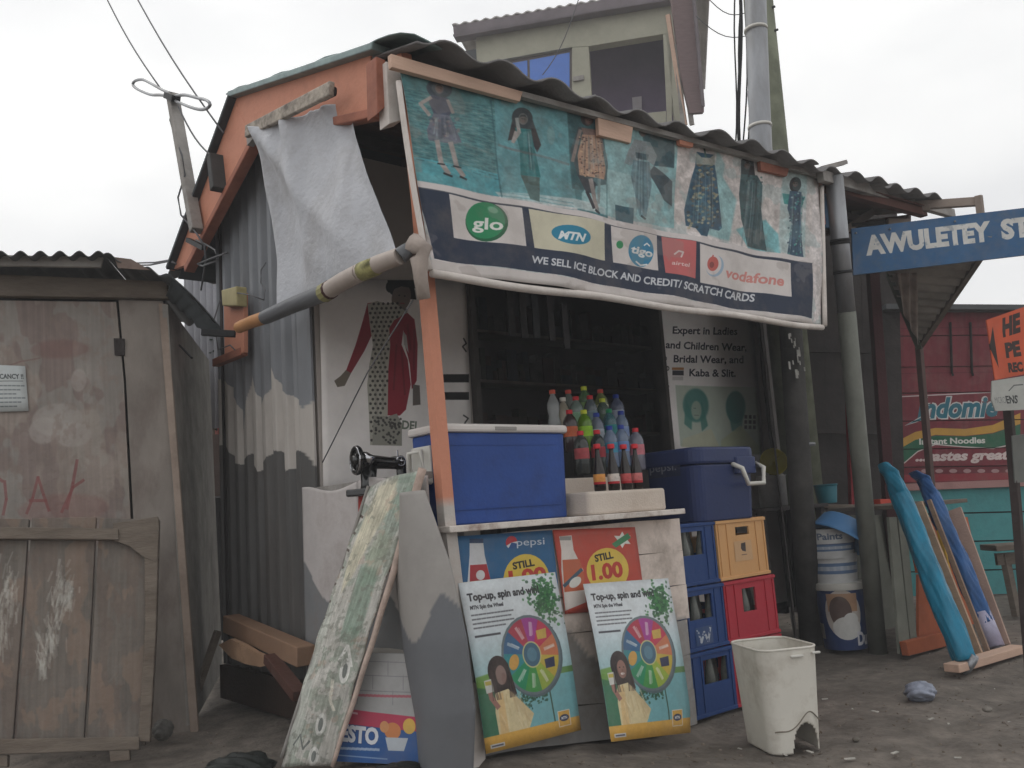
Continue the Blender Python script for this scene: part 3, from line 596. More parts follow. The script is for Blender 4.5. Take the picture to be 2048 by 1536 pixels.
cv.poly([(1118,1072),(1142,1070),(1146,1100),(1166,1140),(1172,1205),(1130,1222),(1122,1140),(1122,1100)],(226,216,208)); cv.rect(1119,1072,1141,1080,(150,150,146)); cv.poly([(1124,1120),(1158,1118),(1168,1150),(1170,1180),(1128,1185)],(206,96,60)); cv.line([(1128,1172),(1162,1140)],7,(60,90,110)); cv.ell(1150,1165,14,9,(226,226,216),rot=-40)
cv.ell(1215,1140,42,44,(236,198,66)); cv.text('STILL',(1191,1124),(1228,1116),14,(40,36,36),.04); cv.text('1.00',(1185,1160),(1247,1152),30,(206,52,40),.045)
P8=[(1245+ (19 if i%2 else 10)*math.cos(i*.5236),1080+(17 if i%2 else 9)*math.sin(i*.5236)) for i in range(12)]; cv.poly(P8,(230,232,222)); cv.poly([(1224,1088),(1256,1066),(1262,1076),(1232,1096)],(60,140,90))
cv.noise(.05,5); cv.blur(1)
poster('orange_soda_poster',cv,Qo,3.14,'orange soft drink poster reading STILL 1.00, upper right on the counter front')
def wheel_art(pale):
    cv=Cv(760,1060,(206,214,218),box=(250,345))
    for k in range(40):
        t=k/39; cv.rect(0,100+t*110,250,104+t*110+3,tuple(lerp((204,214,220),(150,196,202),t)))
    cv.rect(0,205,250,240,(92,142,70)); cv.rect(0,218,250,320,(110,178,186)); cv.poly([(0,195),(40,190),(90,205),(90,225),(0,230)],(110,160,60),.9,soft=6)
    cv.poly([(0,215),(40,225),(60,318),(0,318)],(46,110,72),.9,soft=6)
    for k in range(420): cv.ell(208+random.gauss(0,17),55+random.gauss(0,22),random.uniform(2,5),random.uniform(1.5,4),random.choice([(38,100,50),(54,130,60),(26,74,44)]),.8,soft=1)
    for k in range(180): cv.ell(random.uniform(100,170),250+random.gauss(0,10),random.uniform(1.5,4),random.uniform(1,3.4),random.choice([(38,90,60),(26,70,54)]),.8,soft=1)
    cv.line([(178,240),(182,318)],4,(60,96,80))
    cv.text('Top-up, spin and win!',(14,40),(196,40),16,(34,34,40),.04); cv.text('MTN Spin the Wheel',(16,58),(96,58),8,(50,50,56),.04)
    for k,x1 in enumerate((118,112,116,96)):
        x=16
        while x<x1-3: L=random.uniform(4,11); cv.line([(x,70+k*9),(min(x+L,x1),70+k*9)],3.2,(104,106,112)); x+=L+2.5
    x=16
    while x<74: cv.line([(x,114),(x+5,114)],4.4,(70,70,78)); x+=6
    cx,cy=146,168; cv.ell(cx+3,cy+3,80,86,(78,96,104)); cv.ell(cx,cy,78,84,(96,112,118)); 
    cols=[(204,108,64),(196,168,50),(150,176,50),(60,150,66),(30,140,90),(34,132,140),(40,92,140),(176,46,66),(162,46,138),(200,36,70)]
    for i,cc in enumerate(cols): cv.ell(cx,cy,72,78,cc,a0=-28+i*36,a1=-28+(i+1)*36,n=14)
    for i in range(10):
        a=math.radians(-10+i*36); x=cx+50*math.cos(a);y=cy+54*math.sin(a); d=np.array([math.cos(a),math.sin(a)])*13
        if i in (1,9): cv.poly([(x-14,y-9),(x+14,y-12),(x+12,y+9),(x-13,y+10)],(44,48,80) if i==1 else (206,164,60))
        elif i==5: cv.ell(x,y,12,17,(206,150,60),rot=30)
        else: cv.line([(x-d[0],y-d[1]),(x+d[0],y+d[1])],7,(226,222,216),.55); cv.line([(x-d[0]*.9+5,y-d[1]),(x+d[0]*.7+5,y+d[1])],2,(226,222,216),.5)
    cv.ell(cx,cy,25,28,(190,186,120)); cv.ell(cx,cy,22,25,(58,96,120)); cv.ell(cx,cy,13,15,(90,140,160),.6,soft=3)
    # woman with long dark hair, phone raised, yellow top
    cv.ell(56,190,26,32,(44,34,34)); cv.poly([(34,190),(84,196),(92,240),(74,252),(40,240)],(44,34,34),1,soft=2); cv.ell(60,198,13,20,(150,104,90) if not pale else (140,112,104),soft=3 if pale else 1)
    if not pale:
        cv.ell(55,194,2.2,1.2,(40,28,28)); cv.ell(66,194,2.2,1.2,(40,28,28)); cv.ell(61,208,6,2.6,(225,215,210)); cv.ell(61,201,2,3,(128,84,72))
    cv.poly([(40,232),(72,228),(104,262),(128,288),(110,318),(36,318),(34,270)],(222,202,150)); cv.poly([(44,236),(58,232),(60,318),(40,318)],(226,176,104),.6,soft=6)
    cv.line([(42,260),(30,240),(28,226)],11,(162,110,96)); cv.poly([(18,204),(36,202),(38,228),(20,230)],(206,206,198)); cv.rect(20,206,34,214,(196,176,70))
    for k in range(26): x0=random.choice([random.uniform(33,46),random.uniform(75,84)]); cv.line([(x0,185+random.uniform(-10,14)),(x0+random.uniform(-8,12),246)],1.6,random.choice([(70,52,48),(28,22,24)]),.5)
    for k in range(22): x0=random.uniform(44,108); y0=random.uniform(238,296); cv.line([(x0,y0),(x0+random.uniform(-4,12),y0+random.uniform(14,34))],random.uniform(2,4),random.choice([(240,222,176),(196,160,110),(206,180,126)]),.35)
    cv.poly([(68,232),(84,236),(128,288),(112,300)],(190,160,112),.35,soft=10); cv.ell(66,206,6,12,(110,70,60),.35,soft=6); cv.blur(1)
    cv.rect(0,314,250,345,(226,168,62)); cv.rect(192,296,224,328,(228,170,64)); cv.line([(192,296),(224,296),(224,328),(192,328),(192,296)],1.6,(232,226,210)); cv.ell(208,311,13,7,(34,50,90)); cv.text('MTN',(200,314),(216,314),6,(230,230,226),.04); cv.rect(12,330,46,338,(226,226,222)); cv.line([(16,334),(42,334)],3,(70,70,90),.8)
    cv.noise(.07,4); cv.noise(.05,(60,44)); cv.blur(2); return cv
qa=[PY(916,1166,3.10),PY(1111,1144,3.10),PY(1163,1460,3.06),PY(972,1508,3.03)]
poster('prize_wheel_poster',wheel_art(True),None,0,'prize wheel poster with the woman\'s face blurred, leaning lower left on the counter',wob=lambda u,v:.012*math.sin(v*3.1)+.004*math.sin(u*5),qq=qa)
qa=[PY(1166,1168,3.10),PY(1336,1156,3.10),PY(1386,1464,2.90),PY(1222,1484,2.90)]
poster('prize_wheel_poster',wheel_art(False),None,0,'prize wheel poster showing the smiling woman\'s face, leaning beside the blue crates',wob=lambda u,v:.012*math.sin(v*3.1)-.03*max(0,v-.85)*u*4,qq=qa)
# ------------------------------------------------------------------ blue cool box with white lid on the counter
m_cool=M('blue_plastic',(38,72,142),.5,.2,2.4,.15,50,dirt=.5,dirtcol=(34,50,92),dscale=3.5)
m_lid=M('white_lid',(206,200,196),.45,.08,4,.05,30,dirt=.25,dirtcol=(160,140,128))
ct=.972
CX0=PY(820,900,3.43)[0]
cool=thing('cool_box','large blue cool box with white lid standing on the counter behind the orange post','cool box',(2.55,3.36,ct))
def rbox(x0,x1,y0,y1,z0,z1,r,tap=0,n=5):
    V=[];P=[]
    for cx,cy,a in ((x1-r,y1-r,0),(x0+r,y1-r,90),(x0+r,y0+r,180),(x1-r,y0+r,270)):
        for k in range(n+1): t=math.radians(a+90*k/n); P.append((cx+r*math.cos(t),cy+r*math.sin(t)))
    m=len(P);mxx,my=(x0+x1)/2,(y0+y1)/2
    for z,s_ in ((z0,1-tap),(z1,1)):
        for x,y in P: V.append((mxx+(x-mxx)*s_,my+(y-my)*s_,z))
    return V,[(k,(k+1)%m,m+(k+1)%m,m+k) for k in range(m)]+[tuple(range(m-1,-1,-1)),tuple(range(m,2*m))]
MB().add(*rbox(CX0,3.005,3.18,3.44,ct,1.385,.05,.035)).build('tub',m_cool,cool,bevel=.008)
MB().add(*rbox(CX0-.015,3.02,3.165,3.455,1.386,1.425,.05)).build('lid',m_lid,cool,bevel=.012)
MB().box((2.60,3.168,1.404),(.13,.012,.018)).build('lid_grip',M('grip_shadow',(150,146,142),.6,.1),cool,bevel=.003)
MB().tube([(CX0,3.27,1.17),(CX0-.035,3.27,1.18),(CX0-.04,3.28,1.31),(CX0-.04,3.38,1.31),(CX0-.035,3.39,1.18),(CX0,3.39,1.17)],.012,8).build('handle',m_whitepl,cool,smooth=True)
MB().box((CX0-.004,3.33,1.25),(.012,.15,.17)).build('handle_plate',m_whitepl,cool,bevel=.004)
for z in (1.04,1.33): MB().box((2.57,3.181,z),(.70,.006,.006)).build('moulded_rib',m_cool,cool)
# ------------------------------------------------------------------ foam steps and bottles
m_foam=M('polystyrene',(208,196,184),.9,.08,5,.35,90,dirt=.45,dirtcol=(160,140,122))
MB().add(*rbox(3.035,3.61,3.09,3.36,ct,1.087,.03)).build('foam_block',m_foam,bevel=.012,label='long white polystyrene block on the counter edge carrying the front row of dark bottles',cat='foam block')
MB().add(*rbox(3.12,3.60,3.362,3.385,ct,1.17,.008)).build('foam_block',m_foam,bevel=.012,label='taller polystyrene block standing on the counter behind the front bottles',cat='foam block')
if False: MB().add(*rbox(3.05,3.68,3.64,3.80,ct+.0,1.27,.03)).build('foam_block',m_foam,bevel=.012,label='hindmost polystyrene block under the back rows of soft drink bottles',cat='foam block')
if False: MB().box((3.36,3.83,.485),(.75,.4,.97)).build('stock_crate',M('dark_crate',(40,42,52),.6,.2),bevel=.01,label='dark crate standing behind the counter under the hindmost polystyrene block',cat='crate')
glassm={}
def gmat(c,tr):
    k=(c,tr)
    if k not in glassm:
        glassm[k]=M('bottle_material',c,.12,.1,8,0,trans=tr,spec=.5)
    return glassm[k]
def bottle(x,y,z,h,r,kind,liquid,capc,lab,label,capr=None):
    t=thing('drink_bottle',label,'bottle',(x,y,z),group='soft drink bottles on the foam steps')
    if kind=='glass': pr=[(r*.9,0),(r,.01),(r,h*.42),(r*.9,h*.5),(r*.55,h*.68),(r*.38,h*.82),(r*.36,h*.95)]
    elif kind=='curvy': pr=[(r*.85,0),(r,.01),(r*.98,h*.2),(r*.78,h*.36),(r*.98,h*.55),(r*.95,h*.66),(r*.6,h*.8),(r*.36,h*.87),(r*.36,h*.93)]
    else: pr=[(r*.85,0),(r,.01),(r,h*.40),(r*.94,h*.44),(r,h*.48),(r,h*.66),(r*.95,h*.73),(r*.72,h*.82),(r*.42,h*.88),(r*.40,h*.93)]
    MB().lathe(pr,n=14).build('bottle_body',gmat(liquid,.55 if sum(liquid)>200 else 0),t,smooth=True,local=True)
    cr_=capr or r*.44
    MB().lathe([(cr_,h*.90),(cr_*1.02,h*.905),(cr_,h*.995),(cr_*.8,h)],n=14).build('cap',M('cap_paint',capc,.5,.05,8,0) if ('cap',capc) not in glassm else glassm[('cap',capc)],t,smooth=True,local=True)
    if ('cap',capc) not in glassm: glassm[('cap',capc)]=bpy.data.materials[-1] if False else t.children[-1].data.materials[0]
    if lab:
        z0,z1=(.15,.36) if kind=='glass' else (.36,.6); rr=r*1.012
        g_=MB().lathe([(rr,h*z0),(rr,h*z1)],n=14,capb=False,capt=False); k=('lab',lab)
        if k not in glassm: glassm[k]=M('label_paper',lab,.6,.35,22,0,stretch=(1,1,1))
        g_.build('label',glassm[k],t,smooth=True,local=True)
        if kind=='glass':
            MB().lathe([(rr*1.005,h*z0),(rr*1.005,h*(z0+.05))],n=14,capb=False,capt=False).build('label_band',glassm.setdefault(('lab',(176,36,46)),M('label_paper',(176,36,46),.6,.2,20,0)),t,smooth=True,local=True)
red,yel,grn,blu=(196,42,52),(196,204,60),(20,130,84),(36,60,150)
dark=(26,16,14);clr=(170,176,176);pale=(188,176,160);lime=(130,180,40);aqua=(150,170,200)
rows=[ # x px of cap, y px of cap top, plane Y, height, radius, kind, liquid, cap, label, words
 (1193,888,3.17,.205,.031,'glass',dark,red,(216,150,80),'dark glass bottle with an orange and white label, first in the front row'),
 (1221,888,3.17,.205,.031,'glass',dark,red,(214,204,196),'dark glass bottle with a white label, second in the front row'),
 (1246,889,3.18,.20,.029,'glass',dark,red,(196,90,90),'small dark cola bottle with a red label, third in the front row'),
 (1268,888,3.18,.20,.029,'glass',dark,red,(206,120,118),'small dark cola bottle with a red label, last at the right of the front row'),
 (1160,862,3.42,.22,.034,'pet',(84,88,86),red,(176,80,84),'red capped plastic bottle beside the blue cool box, second row'),
 (1193,860,3.42,.22,.034,'pet',(60,72,72),red,(150,50,60),'red capped dark plastic bottle in the middle of the second row'),
 (1218,852,3.44,.22,.033,'pet',aqua,blu,(60,140,170),'blue capped water bottle behind the dark cola bottles'),
 (1241,850,3.44,.22,.033,'pet',aqua,blu,(110,140,190),'blue capped water bottle at the right of the second row'),
 (1270,856,3.42,.24,.036,'pet',(160,160,176),red,(200,120,130),'tall clear bottle with a red cap and pink label at the right end'),
 (1138,820,3.56,.22,.034,'pet',(54,40,40),red,(190,96,60),'dark cola bottle with a red cap rising just over the cool box lid'),
 (1167,820,3.56,.23,.036,'pet',lime,yel,(150,200,50),'lime green bottle with a yellow cap in the third row'),
 (1192,826,3.56,.21,.033,'pet',(150,160,180),blu,(170,180,190),'clear bottle with a dark blue cap in the third row'),
 (1217,818,3.56,.22,.034,'pet',(90,140,150),grn,(40,130,130),'green capped bottle with a turquoise label in the third row'),
 (1241,822,3.56,.22,.034,'pet',aqua,blu,(130,150,190),'blue capped water bottle at the right end of the third row'),
 (1151,793,3.68,.22,.034,'pet',(150,170,160),red,(120,160,130),'clear bottle with a red cap, left in the fourth row'),
 (1179,791,3.68,.22,.033,'pet',(130,140,150),red,(110,130,140),'clear bottle with a dark red cap, middle of the fourth row'),
 (1204,797,3.68,.22,.033,'pet',(110,130,120),yel,(90,110,90),'bottle with a yellow cap, right in the fourth row'),
 (1104,780,3.74,.23,.032,'curvy',(196,200,200),(206,90,70),None,'clear waisted bottle with an orange cap, leftmost of all'),
 (1125,795,3.72,.20,.033,'curvy',(206,196,176),(206,200,190),None,'milky bottle with a white cap between the orange capped ones'),
 (1136,780,3.78,.23,.032,'pet',(150,160,150),(200,76,64),None,'bottle with an orange red cap, second from the left at the back'),
 (1167,773,3.78,.25,.036,'pet',(120,160,110),yel,(130,170,100),'tallest bottle, green with a yellow green cap, top of the back row'),
 (1200,779,3.78,.24,.036,'pet',(160,170,110),(200,76,64),(214,206,180),'yellow green bottle with an orange cap in the back row'),
 (1231,789,3.76,.25,.038,'pet',(120,130,160),blu,(150,160,180),'blue capped bottle at the right of the back row'),
]
steps={}
for (x,y,Y,h,r,k,l,c_,lb,words) in rows:
    p=PY(x,y,Y)
    if Y<3.3: bz=1.087; h=p[2]-bz
    else: h=max(h,.235)*1.02; bz=p[2]-h; r*=1.2
    if Y>3.3: steps.setdefault(round(Y,2),[]).append((p[0],bz))
    bottle(p[0],Y,bz,h,r,k,l,c_,lb,words,capr=.0185)
import collections
grp_=collections.OrderedDict()
for o_ in [o for o in C.objects if o.name.startswith('drink_bottle') and o.location.y>3.3]:
    grp_.setdefault(0 if o_.location.y<3.5 else 1 if o_.location.y<3.62 else 2,[]).append(o_)
for g_,os_ in grp_.items():
    t=thing('bottle_stand',['dark stepped stand carrying the second row of bottles','dark stepped stand carrying the third row of bottles','dark stepped stand carrying the hindmost bottles'][g_],'bottle stand',(3.3,3.42+.14*g_,ct))
    for o_ in os_:
        z=o_.location.z; MB().box((o_.location.x,o_.location.y,(z+ct)/2),(.074,.075,z-ct-.002)).build('riser',m_dark,t)
# ------------------------------------------------------------------ dark blue drinks cooler on the crates
m_pep=M('navy_plastic',(36,50,92),.4,.12,3,.08,50,dirt=.2,dirtcol=(24,30,52))
YC=3.14; px0=PY(1402,1038,YC)[0]; px1=PY(1522,1035,YC)[0]; zc=PY(1460,1040,YC)[2]; zl=PY(1460,893,YC)[2]; YB=YC+.78
pc=thing('drinks_cooler','dark blue rounded drinks cooler with a white swing handle, standing on the drink crates','cool box',((px0+px1)/2,3.45,zc))
MB().add(*rbox(px0,px1,YC,YB,zc,zl-.10,.07,.05)).build('tub',m_pep,pc,bevel=.01,smooth=False)
MB().add(*rbox(px0-.012,px1+.012,YC-.012,YB+.012,zl-.097,zl,.075)).build('lid',m_pep,pc,bevel=.015)
hx0,hx1=PY(1475,930,YC-.03)[0],PY(1518,930,YC-.03)[0]; hz0,hz1=PY(1475,930,YC-.03)[2],PY(1490,968,YC-.03)[2]
MB().tube([(hx0-.01,YC,hz0+.01),(hx0,YC-.06,hz0-.02),(hx0+.03,YC-.07,hz1),(hx1-.03,YC-.07,hz1),(hx1,YC-.06,hz0-.02),(hx1+.01,YC,hz0+.01)],.014,8).build('handle',m_whitepl,pc,smooth=True)
MB().add(*rbox(hx0+.0,hx1-.02,YC-.025,YC+.01,hz0-.05,hz0+.05,.012)).build('latch',m_pep,pc,bevel=.004)
cv=Cv(512,160,(24,36,70)); cv.ell(80,80,58,58,(96,100,120)); cv.ell(80,80,50,50,(28,36,66)); cv.ell(80,80,42,42,(84,86,104),a0=150,a1=340); cv.ell(80,80,42,42,(60,66,96),a0=0,a1=120); cv.text('pepsi.',(175,108),(470,108),74,(110,114,130),.01); cv.blur(1)
zlg=PX(1335,928,px0)[2]; X_=px0
def lp(Y,z): return (px0-.0035,Y,z)
MB().add([lp(3.60,zlg-.075),lp(3.25,zlg-.075),lp(3.25,zlg+.035),lp(3.60,zlg+.035)],[(0,1,2,3)],[(0,0),(1,0),(1,1),(0,1)]).build('cooler_logo',IM('cooler_logo_print',cv,.5),pc)
# ------------------------------------------------------------------ drink crates
def crate(loc,size,mat,label,win,rz=0,logo=None,bottles=True,winh=(.5,.85),skew=0):
    W,D,Hh=size; t=thing('drink_crate',label,'crate',loc,rz)
    th=.012; w0,w1=win; z0,z1=winh[0]*Hh,winh[1]*Hh
    m=MB()
    def wall(ax,s_):
        L=W if ax==0 else D; off=(D if ax==0 else W)/2-th/2; a0,a1=(-L/2+L*w0,-L/2+L*w1)
        for (u0,u1,v0,v1) in ((-L/2,L/2,0,z0),(-L/2,L/2,z1,Hh),(-L/2,a0,z0,z1),(a1,L/2,z0,z1)):
            c=((u0+u1)/2,s_*off,(v0+v1)/2) if ax==0 else (s_*off,(u0+u1)/2,(v0+v1)/2)
            d=(u1-u0,th,v1-v0) if ax==0 else (th,u1-u0-2*th,v1-v0)
            m.box(c,d)
    for s_ in (-1,1): wall(0,s_); wall(1,s_)
    m.box((0,0,.008),(W-.03,D-.03,.014)); m.build('shell',mat,t,local=True)
    for z in (.008,Hh-.012):
        r=MB()
        for s_ in (-1,1): r.box((0,s_*(D/2+.003),z),(W+.014,.01,.018)); r.box((s_*(W/2+.003),0,z),(.01,D+.004,.018))
        r.build('rim',mat,t,local=True,bevel=.003)
    for u in (-.46,-.30,.30,.46): MB().box((W*u,-D/2-.002,Hh/2),(.008,.007,Hh-.05)).build('rib',mat,t,local=True)
    if bottles:
        for i in range(3):
            for j in range(2):
                x=-W/2+W*(i+.5)/3; y=-D/2+.05+j*.09
                b=MB().lathe([(.026,.0),(.03,.01),(.03,Hh*.5),(.014,Hh*.78),(.013,Hh*.93)],c=(x,y,.016),n=10)
                b.build('stored_bottle',crate_glass,t,smooth=True,local=True)
    if logo:
        q=[(-W*.18,-D/2-.0025,Hh*logo[1]),(W*.18,-D/2-.0025,Hh*logo[1]),(W*.18,-D/2-.0025,Hh*logo[2]),(-W*.18,-D/2-.0025,Hh*logo[2])]
        MB().add(q,[(0,1,2,3)],[(0,0),(1,0),(1,1),(0,1)]).build('crate_logo',logo[0],t,local=True)
    return t
crate_glass=M('dusty_bottle_glass',(128,132,126),.2,.5,14,0,trans=.35)
mb_=M('blue_crate_plastic',(30,62,116),.5,.16,5,.15,40,dirt=.3,dirtcol=(20,38,70))
my_=M('yellow_crate_plastic',(204,156,104),.55,.12,5,.1,40,dirt=.3,dirtcol=(150,104,64))
mr_=M('red_crate_plastic',(168,44,58),.5,.12,5,.1,40,dirt=.25,dirtcol=(110,30,40))
cv=Cv(200,160,(30,62,116)); cv.line([(25,25),(60,135),(100,50),(140,135),(175,25)],24,(170,178,188)); cv.blotch((30,62,116),.05,8,.9); lw=IM('crate_w_mark',cv,.5)
cv=Cv(120,160,(204,156,104)); cv.poly([(48,20),(78,15),(76,90),(52,80),(44,60)],(44,36,36)); cv.line([(46,112),(80,112)],5,(60,40,36)); lg=IM('crate_harp_mark',cv,.5)
gx=gbase(4.0); HC=(PY(1325,1050,3.17)[2]-gx)/3; WC=PY(1425,1045,3.17)[0]-PY(1325,1050,3.17)[0]
for k,(lab) in enumerate(('dark blue drink crate at the bottom of the blue stack by the counter','middle blue drink crate with a worn white letter W on its side','topmost blue drink crate, full of empty bottles, beside the counter posters')):
    xl=PY([1385,1350,1330][k],[1400,1250,1110][k],3.17)[0]
    crate((xl+WC/2+.02,3.34,gx+.004+k*HC),(WC*.97,.33,HC-.008),mb_,lab,(.24,.74),logo=(lw,.08,.36) if k==1 else None,winh=(.48,.86),rz=[-1,1,-.5][k])
yl=PY(1430,1050,3.17)[0];yr=PY(1536,1050,3.17)[0]; wy=(yr-yl)*.94
for k,(mt_,lab,wn,wh,lg_,bo) in enumerate(((mr_,'red drink crate at the bottom of its stack behind the white bin',(.36,.62),(.42,.84),None,False),(mr_,'red drink crate in the middle of its stack under the yellow one',(.34,.60),(.45,.84),None,True),(my_,'orange yellow beer crate directly under the dark blue cooler',(.38,.66),(.72,.86),(lg,.28,.62),False))):
    xl=PY([1470,1450,1431][k],[1400,1220,1100][k],3.17)[0]
    crate((xl+wy/2+.02,3.34,gx+.004+k*HC),(wy,.33,HC-.008),mt_,lab,wn,logo=lg_,bottles=bo,winh=wh,rz=[1,-1,1][k])
for k in range(3): crate(((px0+px1)/2+.1,3.70,gx+.004+k*HC),(WC,.33,HC-.008),mb_,['blue crate at floor level behind the red ones','blue crate in the rear stack behind the red crate','blue crate in the rear stack directly under the cooler'][k],(.3,.7),bottles=False)
p=PY(1392,1040,3.22); t=thing('glass_bottle','empty clear glass bottle standing on the topmost blue crate','bottle',(p[0],3.22,gx+3*HC+.002))
MB().lathe([(.024,0),(.027,.008),(.027,.07),(.013,.11),(.012,.155)],n=12).build('bottle_body',gmat((200,204,204),.7),t,smooth=True,local=True)
MB().lathe([(.014,.155),(.014,.163)],n=12).build('bottle_lip',gmat((200,204,204),.7),t,smooth=True,local=True)
# ------------------------------------------------------------------ white pedal bin without its lid
ax=np.array([.19,-.105]);ax/=np.linalg.norm(ax); ay=np.array([-ax[1],ax[0]])
p2=PZ(1545,1508)[:2]; SB=1.14; cxy=p2+ax*.118*SB+ay*.145*SB
bin_=thing('pedal_bin','open white plastic pedal bin standing on the dirt in front of the crates','bin',(cxy[0],cxy[1],gbase(cxy[0])),math.degrees(math.atan2(ax[1],ax[0])))
def binring(z,k,r):
    W,D=.118*k,.15*k; P=[]
    for cx,cy,a in ((W-r,D-r,0),(-W+r,D-r,90),(-W+r,-D+r,180),(W-r,-D+r,270)):
        for j in range(9): t=math.radians(a+90*j/8); P.append((cx+r*math.cos(t),cy+r*math.sin(t),z))
    Q_=[]
    for i in range(len(P)):
        p,q=np.array(P[i]),np.array(P[(i+1)%len(P)]); n_=max(1,int(np.linalg.norm(q-p)/.006)) if i%9==8 else 1
        Q_+=[tuple(lerp(p,q,k/n_)) for k in range(n_)]
    return Q_
def loft(rings):
    V=[p for r in rings for p in r]; m=len(rings[0]); return V,[(j*m+k,j*m+(k+1)%m,(j+1)*m+(k+1)%m,(j+1)*m+k) for j in range(len(rings)-1) for k in range(m)]
m_bin=M('bin_plastic',(214,210,200),.55,.1,3,.08,40,dirt=.5,dirtcol=(140,128,112),dscale=6)
zs=np.linspace(.0,.40,61)
V,Fc=loft([binring(z,.90,.05) for z in zs]); V=[(x*(1+.19*z/.4),y*(1+.19*z/.4),z) for x,y,z in V]
m_=len(binring(0,1,.05)); keep=[]
for f in Fc:
    c=np.mean([V[i] for i in f],0); 
    front=c[1]<-.12*.9
    if c[1]<-.10 and c[0]>-.1 and ((c[0]-.035)/.058)**2+((c[2])/.112)**2<1: continue
    if c[1]>.10 and ((c[0]-.035)/.058)**2+((c[2])/.112)**2<1: continue
    keep.append(f)
MB().add(V,keep).build('body',m_bin,bin_,smooth=True,local=True,solid=.004,smang=50)
a=binring(.40,1.07,.06); MB().tube([np.array(q) for q in a]+[np.array(a[0])],.0055,6).build('rim',m_bin,bin_,smooth=True,local=True)
MB().box((0,0,.118),(.2,.25,.004)).build('bin_floor',m_bin,bin_,local=True)
bin_.scale=(SB,SB,SB)
# moulded seam curving over the pedal arch
sm=[]
for k in range(40):
    t=k/39; x=-.095+.19*t; z=.09+.055*math.exp(-((t-.80)/.22)**2)+.012*math.sin(t*3)-.012*math.exp(-((t-.3)/.2)**2); kk=.90+.17*z/.4; sm.append((x*kk/.93,-.15*kk-.0015,z))
MB().tube(sm,.0028,6).build('seam',M('seam_grey',(120,112,100),.8,.1),bin_,smooth=True,local=True)  # grey-brown line along the moulded seam
MB().box((.02,-.166,.372),(.055,.012,.009)).build('lid_catch',m_whitepl,bin_,local=True,bevel=.003)
MB().box((.105,-.163,.378),(.035,.012,.009)).build('lid_catch',m_whitepl,bin_,local=True,bevel=.003)
# ------------------------------------------------------------------ low side wall of the porch
lw_=thing('low_side_wall','low white and grey painted board wall closing the left side of the porch','wall',(2.2,3.7,0))
wp=[(2.05,4.9)]
gy,gzz=bnd([(608,1120),(625,1146),(640,1180),(655,1200),(690,1215),(730,1195),(760,1184),(785,1190),(810,1240),(845,1230)],2.15)
def lwc(Y,z): return lin((196,190,188))[:3] if z>np.interp(Y,gy,gzz) else lin((128,130,132))[:3]
m_lw=M('low_wall_paint',(0,0,0),.7,.16,4,.2,30,attr='Paint',dirt=.45,dirtcol=(118,104,98),dscale=4)
def lwf(y0,y1):
    return lambda u,v:(2.150+.008*math.sin(u*5+v*2),y0+(y1-y0)*u,.03+v*(1.205+.02*math.sin((y0+(y1-y0)*u)*9)-.03))
for y0,y1 in ((3.19,3.78),(3.79,4.38)):
    f=lwf(y0,y1); MB().grid(f,30,80,lambda u,v,f=f: lwc(f(u,v)[1],f(u,v)[2])).build('board',m_lw,lw_,solid=.012,smooth=True)
MB().beam((2.175,3.2,1.2),(2.175,4.36,1.2),.04,.03).build('top_rail',m_grey_wood,lw_,bevel=.003)
q=[PX(718,990,2.135),PX(736,990,2.135),PX(736,1032,2.135),PX(718,1032,2.135)]
MB().slab(q,(-.004,0,0)).build('red_patch',M('red_patch',(170,52,44),.7,.2,8,.1),lw_)
q=[PX(778,1092,2.135),PX(806,1088,2.135),PX(808,1146,2.135),PX(780,1144,2.135)]
MB().slab(q,(-.004,0,0)).build('red_patch',M('dark_red_patch',(120,28,34),.7,.2,8,.1),lw_)
# bent grey sheet standing beside the counter
def bent(u,v):
    L=(np.interp(v,[0,.25,.5,.75,1],[842,832,806,790,806]),np.interp(v,[0,.25,.5,.75,1],[1575,1440,1290,1140,988])); R=(np.interp(v,[0,.25,.5,.75,1],[946,951,934,902,850]),np.interp(v,[0,.25,.5,.75,1],[1560,1420,1275,1130,980]))
    p=lerp(PX(*L,2.06),PX(*R,2.10),u); p[0]-=.06*math.sin(math.pi*u); p[2]=max(p[2],-.02); return p
gb=lambda u:np.interp(u,[0,.2,.35,.5,.7,.85,1],[.60,.54,.50,.52,.60,.66,.60])
MB().grid(bent,30,80,lambda u,v: lin((150,146,142))[:3] if v>gb(u) else lin((104,106,110))[:3]).build('bent_sheet',M('sheet_paint',(0,0,0),.55,.12,3,.1,20,attr='Paint',dirt=.25,dirtcol=(100,96,92)),smooth=True,solid=.005,label='bent metal sheet, white above and grey below, standing at the left end of the counter',cat='metal sheet')
# peeling green and white signboard leaning on the low wall, seen nearly edge-on
sb=thing('leaning_signboard','narrow looking peeling green and white signboard leaning against the low porch wall','signboard',(1.9,3.6,0))
TL,TR=PX(737,972,2.08),PX(842,938,2.10)
BR=PZ(662,1530);BL=PZ(557,1534)
cvq=[(737,972),(842,938),(662,1530),(557,1534)]
cv=Cv(700,1500,(192,190,182),cvq,P3=[TL,TR,BR,BL])
f=vnoise(1500,700,(24,5)); m=np.clip((f-.05)/.1,0,1)[...,None]*.8; cv.a=cv.a*(1-m)+np.array((150,160,146),np.float32)/255*m; cv.blur(2)
cv.poly([(800,955),(838,945),(800,1060),(762,1110),(770,1060)],(120,148,130),.5,soft=34)
cv.poly([(770,1060),(790,1080),(762,1150),(730,1180),(745,1110)],(160,174,146),.5,soft=34); cv.poly([(735,1130),(765,1140),(735,1240),(715,1290),(692,1280),(715,1200)],(112,146,124),.6,soft=24)
cv.poly([(760,975),(800,960),(790,1010),(760,1070),(720,1150),(690,1190),(700,1120),(730,1040)],(214,206,176),.8,soft=30)
